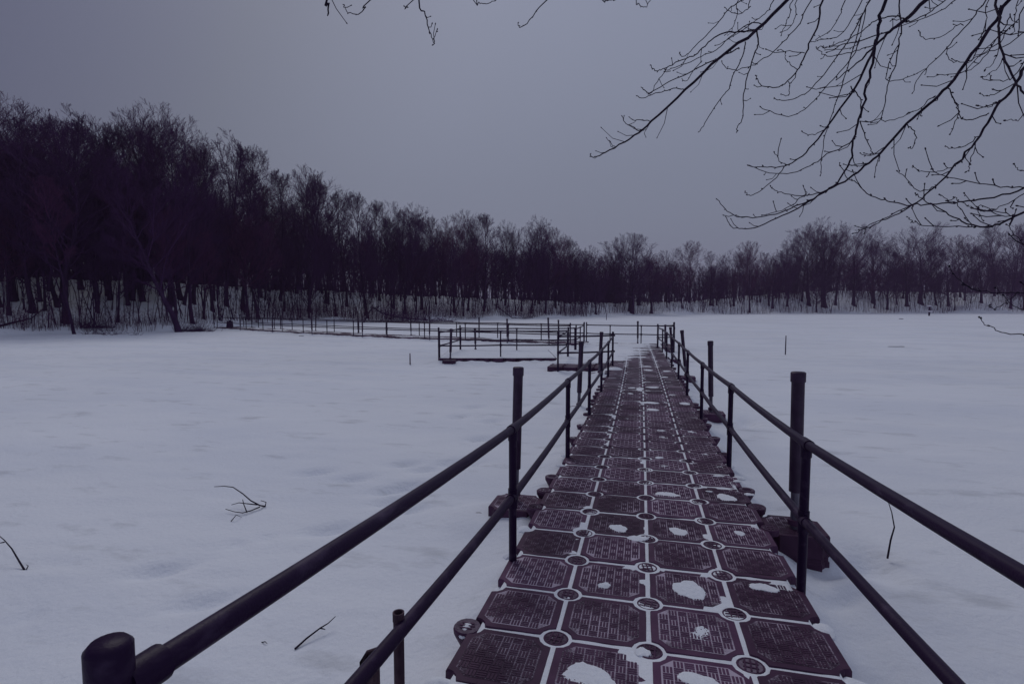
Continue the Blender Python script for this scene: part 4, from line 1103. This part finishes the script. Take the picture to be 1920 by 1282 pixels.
B([(1305, 655), (1290, 700), (1280, 755)], 2, 1.2, 4.0, 4.0)
B([(1320, 632), (1270, 665), (1220, 658)], 2.2, 1.2, 4.0, 4.2)
B([(1250, 700), (1180, 710), (1150, 705)], 2.4, 1.3, 4.1, 4.2)
B([(1990, 770), (1920, 805), (1800, 845), (1700, 860), (1620, 870), (1520, 875), (1440, 880), (1360, 870), (1310, 855), (1250, 830), (1210, 790), (1170, 765), (1135, 720), (1130, 700)], 6, 1.5, 2.9, 4.0)
B([(1990, 180), (1920, 300), (1880, 370), (1800, 470), (1730, 580), (1650, 680), (1560, 780), (1480, 850), (1400, 905), (1330, 940), (1260, 970), (1190, 1000)], 12, 1.6, 2.8, 4.2)
B([(1770, 485), (1700, 510), (1650, 510), (1640, 470), (1615, 420)], 3.4, 1.8, 3.2, 3.4)
B([(1740, 570), (1680, 620), (1620, 635), (1585, 628)], 3, 1.4, 3.3, 3.6)
B([(1725, 590), (1650, 690), (1600, 720), (1550, 735), (1525, 725)], 2.6, 1.3, 3.35, 3.1)
B([(1720, 600), (1695, 670), (1690, 705), (1675, 735)], 2.2, 1.3, 3.35, 3.5)
B([(1545, 795), (1500, 815), (1460, 815), (1420, 770), (1378, 735)], 2.6, 1.3, 3.7, 3.9)
B([(1445, 880), (1380, 905), (1300, 945), (1250, 970), (1235, 1000)], 3.0, 1.3, 3.9, 4.6)
B([(1800, -10), (1815, 80), (1810, 140), (1830, 230), (1880, 350), (1920, 400), (1990, 470)], 8, 6, 3.1, 2.7)
B([(1990, 880), (1920, 910), (1850, 945), (1780, 970), (1700, 965), (1620, 930), (1540, 885), (1480, 850), (1455, 830)], 9, 1.6, 2.9, 3.6)
B([(1790, 968), (1680, 972), (1500, 968), (1450, 950), (1420, 930)], 3, 1.4, 3.2, 3.9)
B([(1990, 790), (1920, 830), (1850, 870), (1780, 900), (1730, 895), (1700, 870), (1665, 830)], 2.8, 1.3, 2.8, 3.2)
B([(1880, 925), (1800, 905), (1740, 880), (1720, 900), (1745, 945)], 2.4, 1.3, 3.0, 3.3)
B([(1905, 918), (1840, 925), (1760, 905), (1690, 890), (1640, 860), (1620, 845)], 2.6, 1.3, 2.95, 3.4)
B([(1700, 965), (1640, 880), (1600, 860), (1560, 835)], 2.2, 1.2, 3.3, 3.5)
B([(1990, 808), (1900, 803), (1800, 797), (1700, 780), (1600, 760), (1520, 740), (1470, 735), (1445, 712)], 3.6, 1.4, 2.9, 3.6)
B([(1765, -10), (1700, 80), (1620, 170), (1560, 240), (1500, 295), (1460, 350), (1443, 398)], 4, 1.4, 4.2, 4.8)
B([(1660, 110), (1640, 105), (1580, 150), (1500, 168), (1480, 155), (1470, 135)], 2.3, 1.3, 4.4, 4.6)
B([(1990, 100), (1910, 150), (1840, 200), (1750, 230), (1680, 265), (1620, 268), (1595, 250), (1590, 205)], 3, 1.4, 3.6, 4.2)
B([(1860, 60), (1830, 130), (1760, 230), (1690, 300), (1600, 320), (1550, 320)], 3, 1.4, 3.8, 4.3)
B([(1235, -10), (1180, 90), (1120, 160), (1050, 170), (1010, 180)], 2.8, 1.3, 5.6, 6.0)
B([(1230, 60), (1200, 170), (1150, 330), (1110, 450), (1075, 560), (1060, 620), (1050, 700), (1048, 750)], 3.0, 1.3, 4.8, 4.6)
B([(1160, -10), (1130, 70), (1090, 130), (1030, 170)], 2.8, 1.3, 5.8, 6.1)
B([(1265, -10), (1240, 60), (1210, 180), (1160, 210), (1070, 215)], 3, 1.3, 5.0, 5.2)
B([(935, -10), (920, 50), (900, 100), (880, 150)], 2.4, 1.3, 4.5, 4.4)
B([(955, -10), (940, 60), (925, 105), (880, 110), (855, 125)], 2.2, 1.2, 4.4, 4.3)
B([(750, -10), (745, 30), (700, 60), (660, 50), (640, 35)], 2.6, 1.3, 5.2, 5.3)
B([(700, -10), (690, 60), (675, 110), (640, 150)], 2.2, 1.2, 5.3, 5.3)
B([(855, -10), (830, 40), (790, 75), (760, 95), (650, 170), (600, 195)], 2.6, 1.2, 4.8, 5.0)
B([(1765, -10), (1760, 90), (1740, 150), (1735, 170)], 2.2, 1.2, 3.6, 3.6)
B([(1900, -10), (1885, 60), (1875, 130), (1870, 145)], 2.2, 1.2, 3.4, 3.4)
B([(1950, -10), (1880, 100), (1800, 170), (1730, 240), (1660, 310), (1610, 330)], 3.2, 1.3, 3.3, 3.9)
B([(1950, 230), (1880, 330), (1820, 345), (1760, 345), (1740, 330)], 3, 1.3, 3.0, 3.2)
B([(1875, 360), (1800, 400), (1760, 408), (1732, 402)], 2.6, 1.3, 3.0, 3.2)
B([(1830, 425), (1780, 455), (1745, 462), (1718, 452)], 2.6, 1.3, 3.1, 3.3)
B([(1990, 440), (1920, 490), (1885, 520), (1842, 517)], 2.6, 1.3, 2.8, 2.9)
B([(1990, 760), (1920, 735), (1895, 725), (1878, 703)], 2.2, 1.3, 2.8, 2.8)
B([(1600, -10), (1520, 50), (1440, 90), (1410, 95)], 3.2, 3, 4.2, 3.85)
B([(1640, -10), (1540, 60), (1400, 110), (1330, 140)], 2.8, 1.5, 4.6, 4.4)
B([(1850, 130), (1815, 200), (1790, 270), (1755, 297)], 2.4, 1.2, 3.1, 3.2)
B([(1835, 240), (1800, 300), (1745, 330)], 2.2, 1.2, 3.0, 3.1)
B([(2050, 690), (1920, 690), (1750, 692), (1620, 685), (1500, 640), (1400, 570), (1350, 490)], 3.2, 1.2, 2.6, 3.0, z5)
B([(2050, 1018), (1920, 1008), (1780, 995), (1680, 965), (1610, 920), (1580, 880)], 3.6, 1.4, 2.5, 2.7, z5)
B([(2050, 850), (1920, 815), (1860, 800), (1790, 740), (1705, 655)], 2.8, 1.2, 2.6, 2.9, z5)
B([(1880, 690), (1800, 750), (1720, 800), (1670, 800), (1655, 785)], 2.0, 1.2, 2.7, 3.0, z5)
B([(2050, 380), (1920, 305), (1850, 240), (1790, 170)], 2.4, 1.2, 2.9, 3.2, z5)
B([(114, -40), (113, 20), (112, 88)], 7, 4.5, 4.0, 4.0, z2)
B([(385, -12), (340, 40), (295, 88), (235, 75), (212, 50), (205, 30)], 3, 1.4, 4.2, 4.3, z2)
B([(655, -20), (690, 70), (715, 170), (740, 240), (745, 268)], 5, 1.6, 4.0, 4.1, z2)
B([(748, 262), (752, 225), (766, 182)], 2, 1.2, 4.1, 4.1, z2)
B([(715, 170), (735, 148)], 1.8, 1.2, 4.05, 4.05, z2)
B([(635, -12), (590, 42), (568, 40)], 2.4, 1.3, 4.3, 4.3, z2)
B([(1000, -12), (1015, 12), (1040, 25), (1090, 18), (1125, -5)], 2.6, 1.3, 4.2, 4.2, z2)
B([(1440, -12), (1340, 100), (1275, 165), (1255, 155), (1252, 140)], 3, 1.3, 4.8, 5.0, z2)
B([(1750, -12), (1775, 5), (1820, 2), (1850, -12)], 3, 2, 5.0, 5.0, z2)
B([(1960, -10), (1975, 20), (1990, 40), (2020, 45), (2040, 10), (2060, -10)], 2.2, 1.2, 5.0, 5.0, z2)

HUB = at_depth(960 + F * 1.9, 573, 3.2)                 # foot of the tree: on the bank right of the frame
hubx, huby = HUB[0], HUB[1]
hz = gz(hubx, huby)
TR = tag(link('overhanging_tree', None, None, (hubx, huby, ZL)), 'bare tree whose budded branches hang into the sky at the upper right', 'tree')
O = Vector((hubx, huby, ZL))
def tl(p): return Vector(p) - O
b = MB()
tp_ = [O + Vector((0.12 * sin(z * .8), .08 * sin(z * 1.1 + 1), z)) for z in (-.4, .3, 1.2, 2.5, 4, 5.5, 7, 8.5, 10.5)]
b.tube([p - O for p in tp_], [.30, .24, .21, .20, .18, .16, .13, .09, .03], 14)
link('trunk', b.mesh('trunk', [M['branch']], True), TR)
def smooth(pts, rs, k=4):
    out, ro = [], []
    n = len(pts)
    for i in range(n - 1):
        p0, p1, p2, p3 = pts[max(i - 1, 0)], pts[i], pts[i + 1], pts[min(i + 2, n - 1)]
        for s in range(k):
            t = s / k
            out.append(.5 * ((2 * p1) + (p2 - p0) * t + (2 * p0 - 5 * p1 + 4 * p2 - p3) * t * t + (3 * p1 - p0 - 3 * p2 + p3) * t ** 3))
            ro.append(rs[i] * (1 - t) + rs[i + 1] * t)
    out.append(pts[-1]); ro.append(rs[-1])
    return out, ro
bud_mb = MB()
rb = random.Random(5)
def bud(p, d, s):
    bud_mb.tube([p, p + d * s * .5, p + d * s], [s * .22, s * .34, s * .05], 5, cap=False)
for (pts, w0, w1, d0, d1) in BR:
    n = len(pts)
    P3, R3 = [], []
    for i, (px, py) in enumerate(pts):
        t = i / (n - 1); dd = d0 + (d1 - d0) * t
        P3.append(Vector(at_depth(px, py, dd)))
        w = w1 + (w0 - w1) * (1 - t) ** 1.3
        R3.append((w * 1.08 + 1.3) / 2 / 2.2857 * dd / F)
    if pts[0][1] < 2 or pts[0][0] > 1922:                # carry the branch on, out of the frame, to the trunk
        q0 = P3[0]; dirn = (P3[0] - P3[1]).normalized()
        hh = min(max(q0.z + 1.0, 1.6), 8.5)
        if R3[0] > .012: hh = min(q0.z + 1.6, 8.5)
        end = Vector((hubx, huby, hh)) - Vector((0, 0, .3))
        dist = (end - q0).length
        c1 = q0 + dirn * dist * .35; c2 = end + (q0 - end) * .35 + Vector((0, 0, .25 * dist * .5))
        ext = []
        for k in range(6, 0, -1):
            t = k / 6
            ext.append(q0 * (1 - t) ** 3 + c1 * 3 * t * (1 - t) ** 2 + c2 * 3 * t * t * (1 - t) + end * t ** 3)
        rr_ = [R3[0] * (1 + 1.0 * k / 6) for k in range(6, 0, -1)]
        P3 = ext + P3; R3 = rr_ + R3; next_ = 6
    else: next_ = 0
    S3, SR = smooth(P3, R3)
    # natural small wobble
    for i in range(1, len(S3) - 1):
        S3[i] = S3[i] + Vector((rb.gauss(0, 1), rb.gauss(0, 1), rb.gauss(0, 1))) * .0035
    b = MB(); b.tube([p - O for p in S3], SR, 7)
    br_ = link('branch', b.mesh('branch', [M['branch']], True), TR)
    # buds and short spurs
    k0 = next_ * 4
    vis = S3[k0:]
    L_ = sum((vis[i + 1] - vis[i]).length for i in range(len(vis) - 1))
    step = .075; acc = rb.uniform(0, step)
    tipd = (vis[-1] - vis[-2]).normalized(); bud(vis[-1] - O, tipd, .016)
    for i in range(len(vis) - 1):
        a, c = vis[i], vis[i + 1]; l = (c - a).length; acc += l
        if acc > step and l > 1e-5:
            acc = rb.uniform(-.03, .02)
            t = (c - a).normalized(); r_ = SR[k0 + i]
            sd = Vector((rb.gauss(0, 1), rb.gauss(0, 1), rb.gauss(0, 1))); sd = (sd - t * sd.dot(t)).normalized()
            dr = (t * .8 + sd * .8).normalized()
            if r_ < .006 and rb.random() < .62: bud(a - O + sd * r_, dr, rb.uniform(.010, .017))
            elif rb.random() < (.72 if pts[-1][1] < 440 else .35):
                ln = rb.uniform(.03, .14) if r_ < .007 else rb.uniform(.06, .30)
                u = Vector((0, 0, 1)); q1 = a + dr * ln * .5; q2 = q1 + (dr + u * .5 + Vector((rb.gauss(0, .2), 0, 0))).normalized() * ln * .5
                bud_mb.tube([a - O, q1 - O, q2 - O], [.0032, .0028, .0024], 4, cap=False)
                bud(q2 - O, (q2 - q1).normalized(), .015)
o = link('buds_and_spurs', bud_mb.mesh('buds_and_spurs', [M['branch']]), TR); o['kind'] = 'stuff'
# ------------------------------------------------------------------ thin winter haze
hb_ = MB(); hb_.box(-900, -900, -2.5, 900, 900, 48, bottom=True)
hm_ = bpy.data.materials.new('haze'); hm_.use_nodes = True; hn = hm_.node_tree; hn.nodes.clear()
ho = hn.nodes.new('ShaderNodeOutputMaterial'); hv = hn.nodes.new('ShaderNodeVolumePrincipled')
hv.inputs['Color'].default_value = (.84, .60, .96, 1); hv.inputs['Density'].default_value = HAZE; hv.inputs['Anisotropy'].default_value = 0
hn.links.new(hv.outputs[0], ho.inputs['Volume'])
o = link('haze', hb_.mesh('haze', [hm_])); tag(o, 'thin pale winter haze over the lake', 'haze', kind='stuff')
print('objects', len(scn.objects))
